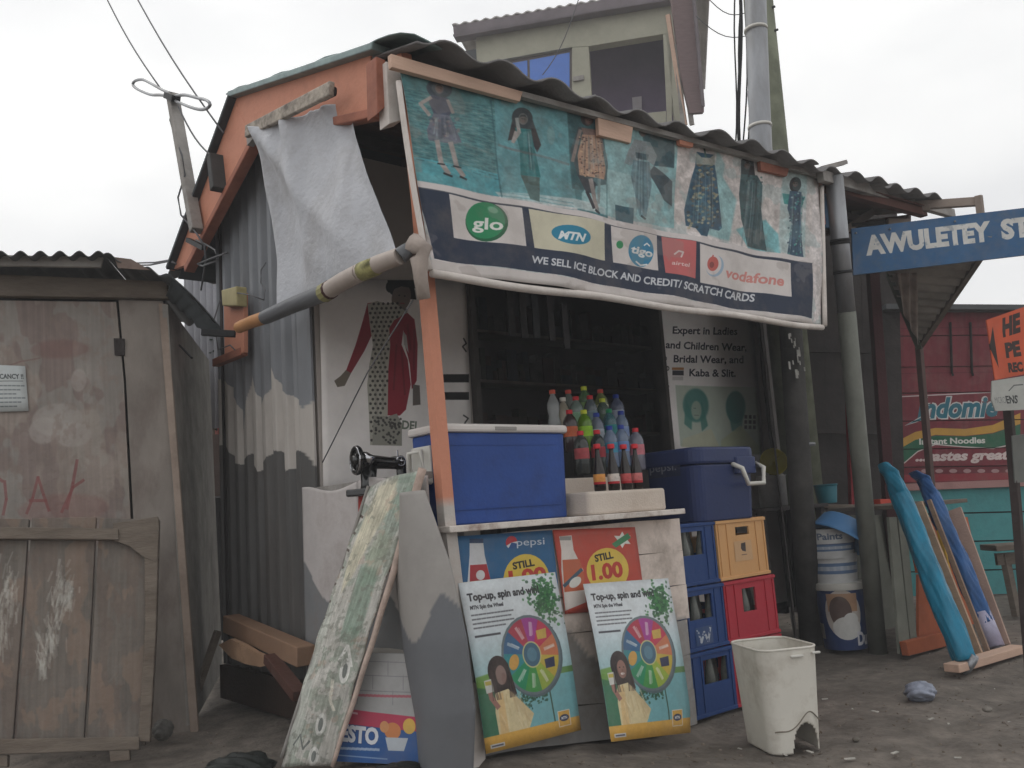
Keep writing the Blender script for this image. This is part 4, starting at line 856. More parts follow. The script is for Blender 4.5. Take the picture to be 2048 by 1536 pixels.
cv.poly([(640,1190),(680,1200),(640,1330),(600,1500),(572,1520),(600,1380)],(186,190,180),.8,soft=40)
for (x,y,rx,ry) in ((697,1340,8,26),(648,1450,8,24),(630,1515,8,20)): cv.ell(x,y,rx,ry,(226,226,220),rot=14); cv.ell(x,y,rx*.45,ry*.6,(120,126,122),rot=14)
cv.line([(676,1360),(668,1400),(672,1420)],5,(220,216,200)); cv.line([(690,1320),(706,1290),(708,1330)],5,(226,226,220)); cv.line([(588,1490),(606,1470),(612,1500),(626,1484)],4,(110,116,112))
for i in range(9): cv.line([(718-i*12,1030+i*34),(724-i*12,1034+i*34)],5,(96,84,76))
cv.blotch((120,124,112),.25,(50,10),.5); cv.blotch((190,160,140),.34,(26,6),.4); cv.noise(.2,(20,40)); cv.blur(3)
m_sb=IM('peeling_sign_paint',cv,.75,dirt=.45,dirtcol=(120,116,104),dscale=7,bump=.4,bscale=60)
q=[TL,TR,BR,BL]
sheet(q,20,60,lambda u,v:.02*math.sin(v*3.1)-.012*math.cos(u*6.28)+.004*math.sin(v*37)*(1 if u<.12 or u>.9 else 0)).build('sign_face',m_sb,sb,smooth=True,solid=.008,solidoff=0)
e=[lerp(TR,BR,t)+[.0,-.012,0]+np.array([.012*math.sin(t*3.1),0,.004*math.sin(t*30)]) for t in np.linspace(0,1,34)]
MB().tube(e,[.02*(1-.5*t) for t in np.linspace(0,1,34)],6).build('curled_edge',M('pink_rusty_edge',(196,176,164),.8,.3,14,.4,40,dirt=.5,dirtcol=(120,84,70)),sb,smooth=True)
e=[lerp(TL,BL,t) for t in np.linspace(0,.97,24)]
MB().tube(e,.008,6).build('frame_edge',m_grey_wood,sb,smooth=True)
# carton leaning below
Qc=[(672,1350),(830,1362),(836,1532),(662,1520)]

c0,c1=PY(668,1518,3.52),PY(838,1532,3.16)
A=PZ(664,1522);B=PZ(838,1530); hgt=.44
cv=Cv(700,700,(168,168,168),box=(170,170))
cv.rect(0,0,170,95,(170,170,170)); 
for y in (12,34,58): cv.line([(0,y),(170,y+2)],1.4,(140,140,144))
for (x,y) in ((50,12),(110,12),(80,34),(140,34),(50,58),(120,58)): cv.line([(x,y),(x,y+22)],1.4,(140,140,144))
x=20
while x<150: cv.line([(x,66),(x+6,66.5)],4,(190,80,96),.8); x+=8
cv.poly([(0,86),(170,98),(170,122),(0,112)],(196,52,84)); cv.poly([(0,110),(170,120),(170,170),(0,170)],(30,84,160))
x=8
while x<50: cv.line([(x,94),(x+9,95)],3,(236,206,214),.8); x+=11
cv.text('FESTO',(2,136),(92,141),25,(226,230,238),.05,outline=((30,60,130),.03)); 
x=6
while x<90: cv.line([(x,149),(x+7,149.5)],4,(206,216,232),.7); x+=9
cv.line([(8,160),(110,163)],2,(180,200,226),.6)
cv.ell(120,120,16,13,(222,130,70)); cv.ell(104,114,9,9,(226,150,90)); cv.poly([(106,130),(150,130),(142,150),(112,150)],(190,200,210)); cv.ell(152,112,12,12,(230,180,70)); cv.blur(1); cv.noise(.06,5)
bx=thing('detergent_carton','white, red and blue printed carton reading FESTO on the ground behind the signboard','carton',((A[0]+B[0])/2,(A[1]+B[1])/2,0))
nn=np.cross(B-A,[0,0,1]); nn/=np.linalg.norm(nn); nn*=(1 if nn@(A-O)>0 else -1)
tilt=nn*.05
MB().slab([A,B,B+[0,0,hgt]+tilt,A+[0,0,hgt*1.02]+tilt],nn*.14).build('carton_body',M('carton_board',(150,146,140),.8,.15),bx,bevel=.004)
MB().add([A-nn*.003,B-nn*.003,B+[0,0,hgt]+tilt-nn*.003,A+[0,0,hgt*1.02]+tilt-nn*.003],[(0,1,2,3)],[(0,0),(1,0),(1,1),(0,1)]).build('carton_print',IM('carton_print',cv,.6),bx)
# ------------------------------------------------------------------ sewing machine on its table behind the low wall
tb=thing('sewing_table','wooden sewing table just behind the low side wall','table',(2.62,3.78,0))
MB().box((2.62,3.80,1.12),(.62,.46,.03)).build('tabletop',M('dark_table_wood',(84,58,44),.6,.3,4,.2,stretch=(4,1,1)),tb,bevel=.004)
for sx in (-.27,.27):
    for sy in (-.19,.19): MB().box((2.62+sx,3.80+sy,.555),(.04,.04,1.1)).build('leg',m_grey_wood,tb)
MB().box((2.62,3.62,1.05),(.5,.02,.1)).build('apron',m_grey_wood,tb)
mk=M('black_enamel',(16,16,18),.16,.15,9,0,spec=.7); mc=M('chromed_metal',(180,180,184),.18,.1,8,0,metal=1); mgd=M('gold_decal',(150,130,70),.4,.2,20,0)
P0=PY(715,958,3.66); P1=PY(800,930,3.80)
sm_=thing('sewing_machine','black hand sewing machine with a big wheel on the table behind the low wall','sewing machine',(P0[0]+.12,3.7,1.135))
bz=1.135
def SX(t): return lerp((P0[0],3.66,0),(P1[0]+.02,3.80,0),t)
dirn=(SX(1)-SX(0))/np.linalg.norm(SX(1)-SX(0)); wz=PY(715,920,3.64)[2]
def wheel(c,ax_,r,w_,nm,mt,n=26,spokes=True):
    ax_=np.array(ax_,float)/np.linalg.norm(ax_); u=np.cross(ax_,[0,0,1]);u/=np.linalg.norm(u);v=np.cross(ax_,u)
    ring=[np.array(c)+r*(math.cos(t)*u+math.sin(t)*v) for t in np.linspace(0,2*math.pi,n+1)]
    g_=MB().tube(ring,w_,8,cap=False)
    if spokes:
        for t in np.linspace(0,2*math.pi,6)[:-1]: g_.tube([c,np.array(c)+r*(math.cos(t)*u+math.sin(t)*v)],w_*.5,6)
        g_.tube([np.array(c)-ax_*.02,np.array(c)+ax_*.02],w_*1.6,12)
    return g_.build(nm,mt,sm_,smooth=True)
wc=SX(0)+[0,0,wz]
wheel(wc,dirn+np.array([.0,-.5,0]),.058,.014,'hand_wheel',mk); wheel(wc-dirn*.012+[0,0,.0],dirn+np.array([0,-.5,0]),.063,.004,'wheel_rim',mc,spokes=False)
MB().tube([wc,SX(.12)+[0,0,wz],SX(.3)+[0,0,wz-.005],SX(.7)+[0,0,wz-.008],SX(.92)+[0,0,wz-.004]],[.036,.044,.034,.030,.036],14).build('arm',mk,sm_,smooth=True)
MB().tube([SX(.24)+[0,0,wz],SX(.22)+[0,0,bz+.06],SX(.22)+[0,0,bz+.01]],[.044,.036,.046],12).build('pillar',mk,sm_,smooth=True)
MB().beam(SX(-.02)+[0,0,bz+.02],SX(1.0)+[0,0,bz+.02],.14,.035).build('bed',mk,sm_,bevel=.008)
MB().beam(SX(.90)+[0,0,wz-.035],SX(1.0)+[0,0,wz-.035],.05,.11,).build('head',mk,sm_,bevel=.014)
MB().tube([SX(.95)+[0,0,wz-.08],SX(.95)+[0,0,bz+.045]],.006,8).build('needle_bar',mc,sm_,smooth=True)
MB().tube([SX(.88)+[0,-.0,wz+.02],SX(.88)+[0,0,wz+.06]],.004,6).build('spool_pin',mc,sm_)
MB().tube([SX(.30)+[0,-.027,wz+.003],SX(.72)+[0,-.026,wz+.0]],.005,6).build('gold_stripe',mgd,sm_)
wheel(SX(.86)+[0,-.035,wz+.0],[0,1,0],.024,.006,'tension_dial',mc,16)
MB().tube([SX(.05)+[0,-.05,wz+.02],SX(.12)+[0,-.09,wz-.01]],[.02,.024],12).build('winder_disc',mc,sm_,smooth=True)
# ------------------------------------------------------------------ hanging white tarpaulin, its wooden strip and rolled pole
tp=thing('white_tarpaulin','pale grey white tarpaulin hanging from a wood strip at the kiosk side','tarpaulin',PX(640,400,1.99))
q=[PX(512,258,1.95),PX(656,192,1.95),PX(782,500,1.97),PX(550,616,1.97)]
def tw(u,v):
    return .05*math.exp(-((u-.08-.75*v)/.09)**2)*(1-v)-.04*math.exp(-((u-.95+.5*v)/.12)**2)*(1-v)+.022*math.sin(u*17+v*2.2)*(1-.55*v)+.03*math.sin(u*6-v*3)+.012*math.sin(u*31+3*v)*(1-v)+.012*math.sin((u*.6+v)*7)-.02+.0014*math.sin(u*44+v*9+3*math.sin(v*5+u*4))*(1-.4*v)+.0016*math.sin(v*23-u*11+2*math.sin(u*9))+.0005*math.sin((u*1.3+v)*61+3*math.sin(v*11))
def tf(u,v):
    p=bil(q,u,v)
    if v<.3: p=p+np.array([0,0,-1])*(.022*math.sin(math.pi*((u*3)%1))*(1-v/.3)**2*(.3+.7*(u<.7)))
    return p+np.array([-1,0,0])*tw(u,v)
MB().grid(tf,150,130).build('cloth',M('tarpaulin_plastic',(184,186,192),.55,.1,2,.5,45,dirt=.5,dirtcol=(136,132,130),dscale=2.2),tp,smooth=True,solid=.002)
MB().beam(PX(494,264,1.925),PX(664,177,1.925),.03,.07,up=(0,0,1)).build('wood_strip',M('old_white_strip',(176,166,154),.8,.4,14,.5,40,dirt=.8,dirtcol=(70,62,58),dscale=9),tp,bevel=.006)
MB().beam(PX(500,285,1.98),PX(514,268,1.98),.04,.05).build('torn_corner',m_grey_wood,tp)
MB().beam(PX(642,194,1.945),PX(668,181,1.945),.04,.045).build('strip_end',m_black,tp,bevel=.01)
rp=thing('rolled_banner','grey and white rolled plastic banner used as the lower pole of the tarpaulin','rolled banner',PX(650,590,1.93))
ends=[PX(478,655,1.95),PX(530,635,1.94),PX(620,600,1.93),PX(650,585,1.93),PX(720,545,1.93),PX(800,512,1.98),PX(828,494,2.03)]
def seg(i,j,r0,r1,nm,mt):
    r0*=.74;r1*=.74
    MB().tube([ends[i],lerp(ends[i],ends[j],.5)+[0,0,.004],ends[j]],[r0,(r0+r1)/2,r1],12).build(nm,mt,rp,smooth=True,smang=50)
seg(0,1,.045,.048,'cardboard_core',M('orange_brown_core',(184,134,90),.7,.15,5,.1))
mgy=M('grey_roll_vinyl',(98,100,104),.5,.2,5,.2,20,stretch=(3,.5,3))
seg(1,3,.052,.058,'grey_roll',mgy); MB().tube([lerp(ends[3],ends[4],-.02),lerp(ends[3],ends[4],.12)],[.046,.045],12).build('yellow_band',M('yellow_band',(150,146,100),.6,.3,14,0),rp)
seg(3,4,.058,.056,'white_roll',M('printed_white_roll',(176,164,156),.55,.15,9,.2,20)); seg(4,5,.056,.05,'white_roll',bpy.data.materials['printed_white_roll']); seg(5,6,.05,.04,'grey_roll',mgy)
MB().tube([lerp(ends[4],ends[5],.05),lerp(ends[4],ends[5],.42)],[.0435,.042],12).build('yellow_print',M('yellow_print',(150,146,96),.6,.7,26,0),rp,smooth=True)
MB().tube([lerp(ends[3],ends[4],.12),lerp(ends[3],ends[4],.17)],[.0455,.0455],12).build('dark_band',M('dark_band',(70,40,36),.6,.2),rp)
g=[PX(824,488,2.02),PX(850,500,2.05),PX(838,520,2.03),PX(842,560,2.04),PX(848,598,2.06)]
MB().tube(g,[.05,.035,.04,.03,.028],10).build('knotted_cloth',M('dirty_cloth',(168,156,148),.9,.25,9,.6,25),rp,smooth=True)
MB().tube([PX(826,600,2.08),PX(735,745,2.12),PX(645,925,2.17)],.0035,5).build('guy_string',m_wire,smooth=True,label='thin string slanting from the post to the low wall before the dress poster',cat='string')
# ------------------------------------------------------------------ electric meter board and cables at the rear corner
mbd=thing('meter_board','orange board with a small cream electric meter box at the rear of the side wall','meter board',PX(465,650,2.12))
MB().slab([PX(447,600,2.10),PX(487,585,2.10),PX(487,705,2.10),PX(449,722,2.10)],(.03,0,0)).build('board',m_orange,mbd,bevel=.004)
MB().beam(PX(432,726,2.12),PX(488,703,2.12),.05,.05).build('shelf_ledge',m_orange_d,mbd,bevel=.004)
MB().slab([PX(442,580,2.05),PX(472,572,2.05),PX(473,612,2.05),PX(444,612,2.05)],(.07,0,0)).build('meter_box',M('cream_box',(176,164,120),.6,.2,8,.1),mbd,bevel=.008)
MB().tube([PX(470,585,2.06),PX(500,590,2.05),PX(528,600,2.08),PX(530,580,2.1),PX(522,565,2.12),PX(522,540,2.12),PX(532,525,2.14)],.004,6).build('cable',m_wire,mbd,smooth=True)
MB().tube([PX(440,600,2.05),PX(428,640,2.05),PX(436,700,2.06),PX(460,690,2.06),PX(470,700,2.07)],.004,6).build('cable',m_wire,mbd,smooth=True)
an=thing('rooftop_aerial','wooden stick with two loop aerial rods fixed to the rear eave of the kiosk','aerial',PX(392,458,1.98))
MB().beam(PX(393,462,1.98),PX(345,190,1.98),.075,.06,up=(0,1,0)).build('stick',m_grey_wood,an,bevel=.006)
def loop(pts): 
    q_=[PX(*p,1.96) for p in pts]; n_=len(q_); out=[]
    for i in range(n_):
        for t in (0,.25,.5,.75):
            p0,p1,p2,p3=q_[(i-1)%n_],q_[i],q_[(i+1)%n_],q_[(i+2)%n_]
            out.append(.5*((2*p1)+(-p0+p2)*t+(2*p0-5*p1+4*p2-p3)*t*t+(-p0+3*p1-3*p2+p3)*t**3))
    return out+[out[0]]
MB().tube(loop([(342,187),(325,180),(300,166),(284,159),(270,162),(266,170),(276,179),(300,189),(318,190),(336,191)]),.011,6).build('aerial_loop',m_steel,an,smooth=True)
MB().tube(loop([(350,193),(370,190),(395,196),(412,200),(420,208),(415,216),(400,219),(380,214),(360,206),(350,201)]),.011,6).build('aerial_loop',m_steel,an,smooth=True)
MB().beam(PX(336,192,1.96),PX(352,198,1.96),.06,.04).build('clamp',m_black,an)
MB().tube([PX(344,215,1.96),PX(340,240,1.95),PX(350,275,1.95),PX(364,310,1.95),PX(370,350,1.95),PX(356,395,1.95),PX(362,430,1.95),PX(392,465,1.96),PX(408,490,1.97),PX(412,520,2.0),PX(402,580,2.05)],.006,6).build('aerial_cable',m_wire,an,smooth=True)
MB().beam(PX(430,312,1.99),PX(437,380,1.99),.09,.06,up=(0,1,0)).build('bracket_block',M('dark_block',(72,72,72),.8,.3,6,.2),label='short dark wooden bracket nailed to the rear orange fascia',cat='bracket',bevel=.006)
for (x0,y0,x1,y1,lab) in ((205,-20,322,178,'thin overhead wire coming down to the loop aerial'),(265,-20,447,266,'thin overhead wire running past the aerial to the roof edge'),(356,212,426,314,'short thin wire from the aerial stick to the dark bracket')):
    a,b=PX(x0,y0,1.97),PX(x1,y1,1.97)
    MB().tube([lerp(a,b,t)-[0,0,.05*math.sin(math.pi*t)] for t in np.linspace(0,1,9)],.006,5).build('overhead_wire',m_wire,smooth=True,label=lab,cat='wire')
for k,(pts) in enumerate(([(270,526),(310,525),(340,520),(352,528)],[(255,531),(300,530),(335,523),(350,526)],[(392,480),(410,488),(430,500),(436,520),(405,532),(395,528),(420,518),(455,505)])):
    MB().tube([PX(*p,2.0) for p in pts],.006,6).build('slack_cable',m_wire,smooth=True,label=['upper dark cable from the left shack roof to the kiosk eave','lower dark cable from the left shack roof to the kiosk eave','loose loop of pale cable under the rear eave of the kiosk'][k],cat='cable')
MB().beam(PX(376,480,2.0),PX(408,496,2.0),.03,.03).build('cable_peg',m_black,label='small black peg holding the cables on the rear eave',cat='peg')
def piece(name,mat,parent,px,plane,cv=None,th=.02,n=1,jit=0,bevel=0):
    """board cut to an outline: front face, thickness away from the street"""
    P=[plane(*p) for p in px]; nn=np.cross(P[1]-P[0],P[-1]-P[0]); nn/=np.linalg.norm(nn)
    if nn@(P[0]-O)<0: nn=-nn
    P=[p-nn*jit for p in P]; k=len(P); B=[p+nn*th for p in P]
    uv=None
    if cv is not None:
        t=cv.T(px); uv=[(max(.001,min(.999,a/cv.w)),max(.001,min(.999,1-b/cv.h))) for a,b in t]*2
    fs=[tuple(range(k)),tuple(range(2*k-1,k-1,-1))]+[(i,k+i,k+(i+1)%k,(i+1)%k) for i in range(k)]
    return MB().add(P+B,fs,uv).build(name,mat,parent,bevel=bevel)
# ------------------------------------------------------------------ left shack
c0=PZ(385,1450); SH=-26.
A_=math.radians(SH); dF=np.array([math.cos(A_),math.sin(A_),0]); dB=np.array([-math.sin(A_),math.cos(A_),0])
shack=thing('wooden_shack','closed plywood shack with a hinged door, red scrawl and torn notices at the left','shack',c0)
pl=lambda x,y: PV(x,y,c0,SH)
m_ply=M('weathered_plywood',(140,132,125),.85,.28,3,.5,30,dirt=.7,dirtcol=(96,80,74),dscale=2.5,stretch=(1,1,.5))
Qd=[(-60,597),(236,603),(300,1500),(-60,1500)]
cv=Cv(900,2000,(142,135,128),Qd,P3=[pl(*p) for p in Qd])
cv.blotch((126,104,98),.0,(8,5),.6); cv.blotch((162,150,138),.12,(5,4),.55); cv.noise(.1,(6,60))
for (x,y,rx,ry) in ((118,835,52,32),(150,865,36,24),(90,855,30,26),(160,760,16,22)): cv.ell(x,y,rx,ry,(170,162,155),.65,soft=8)
cv.a=cv.a*1; cv.blotch((140,122,112),.12,(44,24),.5,soft=.3); cv.blur(2)
cv.line([(0,735),(40,722),(80,716)],3,(120,70,66),.35); cv.ell(120,700,60,18,(120,70,66),.35,soft=14)
for L in ([(58,1015),(70,985),(80,945)],[(80,945),(92,980),(104,1012)],[(64,990),(98,992)],[(138,1010),(150,960),(158,915)],[(128,1016),(150,968),(170,955)],[(12,950),(16,985),(10,1015)],[(-5,940),(8,950)]): cv.line(L,6,(136,66,66),.65)
cv.ell(130,1010,90,30,(140,74,70),.25,soft=16); cv.blur(1)
m_door=IM('plywood_door_paint',cv,.85,var=.15,bump=.5,bscale=30)
piece('door',m_door,shack,[(-60,600),(232,604),(247,760),(262,1060),(292,1520),(-60,1520)],pl,cv,th=.025)
piece('wall_panel',m_ply,shack,[(237,600),(325,602),(350,900),(392,1380),(394,1470),(298,1500),(268,1060),(252,760)],pl,None,th=.03)
piece('corner_post',M('post_wood_pale',(158,142,130),.85,.25,4,.5,30,dirt=.5,dirtcol=(90,76,68)),shack,[(318,608),(334,610),(362,980),(386,1300),(398,1460),(382,1470),(348,980)],pl,None,th=.05,jit=.025,bevel=.003)
piece('header_beam',m_wood,shack,[(-60,550),(336,566),(338,600),(-60,594)],pl,None,th=.06,jit=.04,bevel=.004)
piece('hinge',M('rusty_iron',(50,44,42),.7,.3,12,.3),shack,[(228,677),(250,678),(250,712),(230,711)],pl,None,th=.012,jit=.012,bevel=.002)
piece('eave_board',M('eave_board_pale',(150,146,142),.85,.2,4,.4,30,dirt=.4,dirtcol=(96,88,82)),shack,[(-60,508),(206,514),(201,534),(-60,530)],lambda x,y:PV(x,y,c0-dB*.22,SH),None,th=.025,bevel=.003)
sdw=c0+dB*0
MB().slab([c0+[0,0,0],c0+dB*1.9,c0+dB*1.9+[-.06,0,2.36],c0+np.array([-.10,.02,2.33])],dF*-.03).build('side_wall',M('side_boards_grey',(150,146,140),.9,.3,4,.5,30,dirt=.4,dirtcol=(60,58,56)),shack)
e0=PV(-80,508,c0-dB*.3,SH); e1=PV(208,508,c0-dB*.3,SH); Le=np.linalg.norm(e1-e0)
m_tin=M('old_grey_tin',(88,90,92),.8,.3,5,.3,30,dirt=.6,dirtcol=(50,50,52))
def rf(u,v):
    p=lerp(e0,e1,u)+dB*2.2*v+np.array([0,0,.10*v]); p[2]+=.016*math.cos(2*math.pi*u*Le/.095); return p
MB().grid(rf,90,3).build('roof_sheet',m_tin,shack,smooth=True,solid=.006)
e2=PV(345,556,c0-dB*.18,SH); e3=PD(447,664,5.05)
def rf2(u,v):
    f_=lerp(e1,e2,u)+[0,0,.014*math.sin(u*22)]; b_=lerp(e1+dB*2.2+[0,0,.06],e3,u)+[0,0,.02*math.sin(u*22)+.06*math.sin(u*3.1)]
    return lerp(f_,b_,v)+np.array([0,0,.02*math.sin(v*3.1)])
MB().grid(rf2,30,10).build('roof_sheet',m_tin,shack,smooth=True,solid=.006)
def rf3(u,v):
    a=lerp(e2,e3,u); b=lerp(PV(332,592,c0-dB*.05,SH),PD(410,668,4.98),u); return lerp(a,b,v)+np.array([0,0,.008*math.sin(u*30)])
MB().grid(rf3,24,3).build('flap_underside',M('shaded_tin',(58,62,64),.85,.3,6,.2),shack,smooth=True,solid=.006)  # dark sheet added to fill the shaded underside of the roof flap
piece('rusty_patch',M('rusty_tin',(120,104,96),.85,.4,8,.3,30),shack,[(228,514),(262,518),(300,540),(236,536)],lambda x,y:PV(x,y,c0-dB*.27,SH),None,th=.006)
MB().beam(PD(404,665,4.99),PD(470,668,5.0),.035,.035).build('roof_batten',m_black,shack)
MB().tube([PV(352,690,c0-dB*.01,SH)+[.02,0,0],PD(384,716,4.9)],.006,5).build('hook',m_black,shack)
cv=Cv(260,400,(196,204,204),box=(65,95)); cv.text('VACANCY !!',(-2,28),(60,27),10,(60,66,70),.03); cv.line([(0,33),(58,32)],1.2,(60,66,70))
for k in range(6):
    x=3
    while x<56-(k%3)*6: cv.line([(x,42+k*8.5),(x+6,42+k*8.5)],2.6,(110,120,124),.9); x+=8.5
cv.blur(1)
q=[PV(*p,c0-dB*.012,SH) for p in ((-14,730),(50,732),(57,822),(-10,824))]
sheet(q,4,4,lambda u,v:.004*math.sin(u*4)).build('paper_notice',IM('vacancy_notice_print',cv,.8),smooth=True,solid=.001,label='white paper vacancy notice pasted on the shack door at the left edge',cat='notice')
piece('dark_backing',m_dark,shack,[(-70,560),(330,600),(392,1460),(300,1510),(-70,1520)],lambda x,y:PV(x,y,c0+dB*.05,SH),None,th=.02)  # unseen dark sheet added to block sky light in the door gaps
# leaning plank gate
g0=PZ(300,1522); gt=thing('plank_gate','heavy plank gate smeared with white paint leaning in front of the shack door','gate',PZ(150,1530))
def gl(x,y):
    # plane leaning back: 0.30 m over 1.15 m of height
    up=np.array([0,0,1.])+dB*.26; n=np.cross(dF,up); d=ray(x,y); return O+d*(((g0-O)@n)/(d@n))
Qg=[(-60,1030),(322,1030),(306,1525),(-60,1525)]
cv=Cv(900,1100,(104,96,88),Qg,P3=[gl(*p) for p in Qg])
cv.noise(.16,(4,60)); cv.blotch((106,90,80),.08,(5,14),.6); cv.blotch((150,118,96),.18,(6,9),.4)
for (x,y,rx,ry,ro,n_) in ((120,1190,20,62,8,60),(140,1180,12,50,14,40),(100,1270,14,60,-6,50),(78,1290,12,50,-12,30),(86,1330,12,16,0,20),(18,1190,22,70,12,60),(4,1260,14,50,4,30)):
    for k in range(n_):
        px_,py_=x+random.gauss(0,rx*.45),y+random.gauss(0,ry*.42); L=random.uniform(10,34); a_=math.radians(90+ro+random.gauss(0,9)); cv.line([(px_,py_),(px_+L*math.cos(a_),py_+L*math.sin(a_))],random.uniform(2,6),(186,184,174),random.uniform(.12,.38))
cv.blotch((120,104,92),.1,(30,60),.35,soft=.3); cv.blur(2)
m_gate=IM('gate_plank_paint',cv,.85,var=.16,bump=.5,bscale=40)
for px in ([(-60,1036),(58,1038),(46,1200),(24,1500),(-60,1505)],[(64,1036),(192,1034),(184,1200),(166,1498),(30,1502),(52,1200)],[(199,1036),(296,1038),(300,1060),(290,1490),(173,1496),(190,1200)]):
    piece('plank',m_gate,gt,px,gl,cv,th=.028,jit=random.uniform(0,.004),bevel=.003)
piece('cross_rail',m_wood,gt,[(-60,1058),(240,1062),(241,1084),(-60,1082)],gl,None,th=.03,jit=.05,bevel=.004)
piece('gusset',m_wood,gt,[(228,1050),(318,1036),(320,1060),(316,1128),(290,1118),(262,1096),(230,1084)],gl,None,th=.02,jit=.035,bevel=.003)
piece('stile',m_wood,gt,[(290,1050),(320,1040),(314,1260),(302,1484),(278,1484),(292,1250)],gl,None,th=.05,jit=.032,bevel=.005)
piece('bottom_rail',m_wood,gt,[(-60,1480),(282,1474),(282,1500),(-60,1512)],gl,None,th=.03,jit=.05,bevel=.004)
piece('foot',m_wood,gt,[(222,1500),(262,1498),(263,1521),(224,1524)],gl,None,th=.04,jit=.045,bevel=.004)
piece('foot',m_wood,gt,[(-60,1514),(20,1510),(20,1534),(-60,1536)],gl,None,th=.04,jit=.04,bevel=.004)
# gap between shack and kiosk
nb=thing('back_wall','pale corrugated wall beyond the gap between the shack and the kiosk','wall',PD(420,1100,8.2))
MB().grid(lambda u,v: PD(360+120*u,0,8.0)*[1,1,0]+np.array([.02*math.sin(u*60),0,1.9+1.9*v]),60,2).build('wall_sheet',M('pale_tin',(150,150,156),.7,.2,4,.2),nb,smooth=True,solid=.006)
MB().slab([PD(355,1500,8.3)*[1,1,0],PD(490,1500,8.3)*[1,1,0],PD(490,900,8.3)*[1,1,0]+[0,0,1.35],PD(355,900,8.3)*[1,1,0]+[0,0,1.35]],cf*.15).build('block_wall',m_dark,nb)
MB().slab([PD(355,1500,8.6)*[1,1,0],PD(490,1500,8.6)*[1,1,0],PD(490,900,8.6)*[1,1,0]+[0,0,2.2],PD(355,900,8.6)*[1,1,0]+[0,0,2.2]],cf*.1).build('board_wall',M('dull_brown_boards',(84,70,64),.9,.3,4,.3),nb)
MB().tube([PD(440,868,7.9),PD(437,760,7.9)],.045,12).build('drain_pipe',M('pink_pipe',(186,110,104),.6,.15,5,.1),smooth=True,label='faded red pipe upright in the gap beside the corrugated wall',cat='pipe')
sh=thing('climbing_shrub','small dark green shrub showing in the gap between shack and kiosk','shrub',PD(425,800,7.7))
g=MB()
for k in range(420):
    p=PD(random.gauss(426,9),random.uniform(650,860) if k%3 else random.uniform(650,720),random.uniform(7.5,7.85)); a=np.array([random.gauss(0,1) for _ in range(3)]);a/=np.linalg.norm(a);b=np.cross(a,[random.random(),random.random(),1]);b/=np.linalg.norm(b)
    s_=random.uniform(.012,.03); g.add([p-a*s_,p+b*s_*.45,p+a*s_,p-b*s_*.45],[(0,1,2,3)])
g.build('foliage',M('dark_leaves',(44,62,46),.6,.5,12,0),sh,kind='stuff')
MB().tube([PD(428,870,7.7),PD(424,760,7.7),PD(428,660,7.7)],.01,6).build('stem',m_wood,sh)
# timber and torn board at the foot of the side wall
t=PX(462,1246,2.10);b=PX(612,1312,2.06)
MB().beam(t,b,.10,.10).build('timber_beam',M('sunlit_bare_timber',(148,118,96),.8,.2,5,.3,30,dirt=.4,dirtcol=(110,76,56)),bevel=.006,label='bare timber beam lying along the foot of the corrugated side wall',cat='timber')  # bare wood, with sunlight on the beam put into its pale colour
pcs=[(437,1290),(460,1278),(486,1290),(510,1305),(540,1318),(548,1326),(520,1334),(490,1328),(462,1316)]
def flat(x,y): return PX(x,y,1.98+.0*(x-437))
piece('broken_board',M('splintered_wood',(178,144,116),.85,.35,10,.5,30,dirt=.6,dirtcol=(110,84,66)),None,pcs,flat,None,th=.03)
o=bpy.data.objects['broken_board']; tag(o,'pale splintered board end propped below the bare timber beam','board')
MB().beam(PX(540,1316,2.0),PX(600,1392,1.95),.07,.05).build('prop_board',M('dark_red_wood',(84,56,48),.9,.3,4,.4),label='dark board running down from the timber beam towards the signboard',cat='board',bevel=.004)
MB().beam(PX(436,1262,2.06),PX(388,1400,1.9),.035,.035).build('thin_stick',m_wood,label='thin stick propped on the ground at the corner of the shack',cat='stick')
# ------------------------------------------------------------------ poles
ps=M('olive_painted_steel',(112,114,106),.6,.2,4,.2,30,metal=.1,dirt=.4,dirtcol=(74,72,66))
sp=thing('street_sign_pole','slim grey steel pole beside the kiosk carrying the blue street name sign','pole',PZ(1755,1300))
b0_=PZ(1755,1298); t0_=PY(1668,352,2.99); m0=lerp(b0_,t0_,.72)
MB().tube([b0_-[0,0,.05],lerp(b0_,m0,.5),m0],.064,18).build('pole_shaft',ps,sp,smooth=True); MB().tube([m0,t0_],.062,18).build('pole_shaft',m_steel,sp,smooth=True)
for f_ in (.80,.86,.865): MB().tube([lerp(b0_,t0_,f_),lerp(b0_,t0_,f_+.006)],.068,18).build('pole_band',m_black,sp,smooth=True)
ss=thing('street_name_sign','blue street name sign with white letters AWULETEY ST on the slim pole','sign',PV(1720,500,b0_-cf*.09,-40))
Qs=[(1703,457),(2120,407),(2120,502),(1707,550)]
cv=Cv(1700,400,(22,84,140),Qs,P3=[PV(*p,b0_-cf*.09,-40) for p in Qs])
cv.text('AWULETEY',(1733,509),(1984,479),37,(212,212,208),.055,up=(-.12,-1)); cv.text('ST',(2004,477),(2062,470),37,(212,212,208),.055,up=(-.12,-1)); cv.noise(.08,4); cv.blotch((60,90,120),.3,(10,40),.3); cv.blur(1)
piece('sign_plate',IM('street_name_print',cv,.45,bump=0),ss,Qs,lambda x,y:PV(x,y,b0_-cf*.09,-40),cv,th=.02)
for xx in (1712,1780,1910): MB().box(PV(xx,462+(1712-xx)*.118+4,b0_-cf*.10,-40),(.012,.012,.012)).build('rivet',m_steel,ss)
bp=thing('steel_service_pole','tall round steel pole standing in the kiosk porch and rising above the roof','pole',PZ(1622,1283))
c=[PZ(1622,1285)-[0,0,.05],PY(1600,950,3.58),PY(1580,640,3.58)]
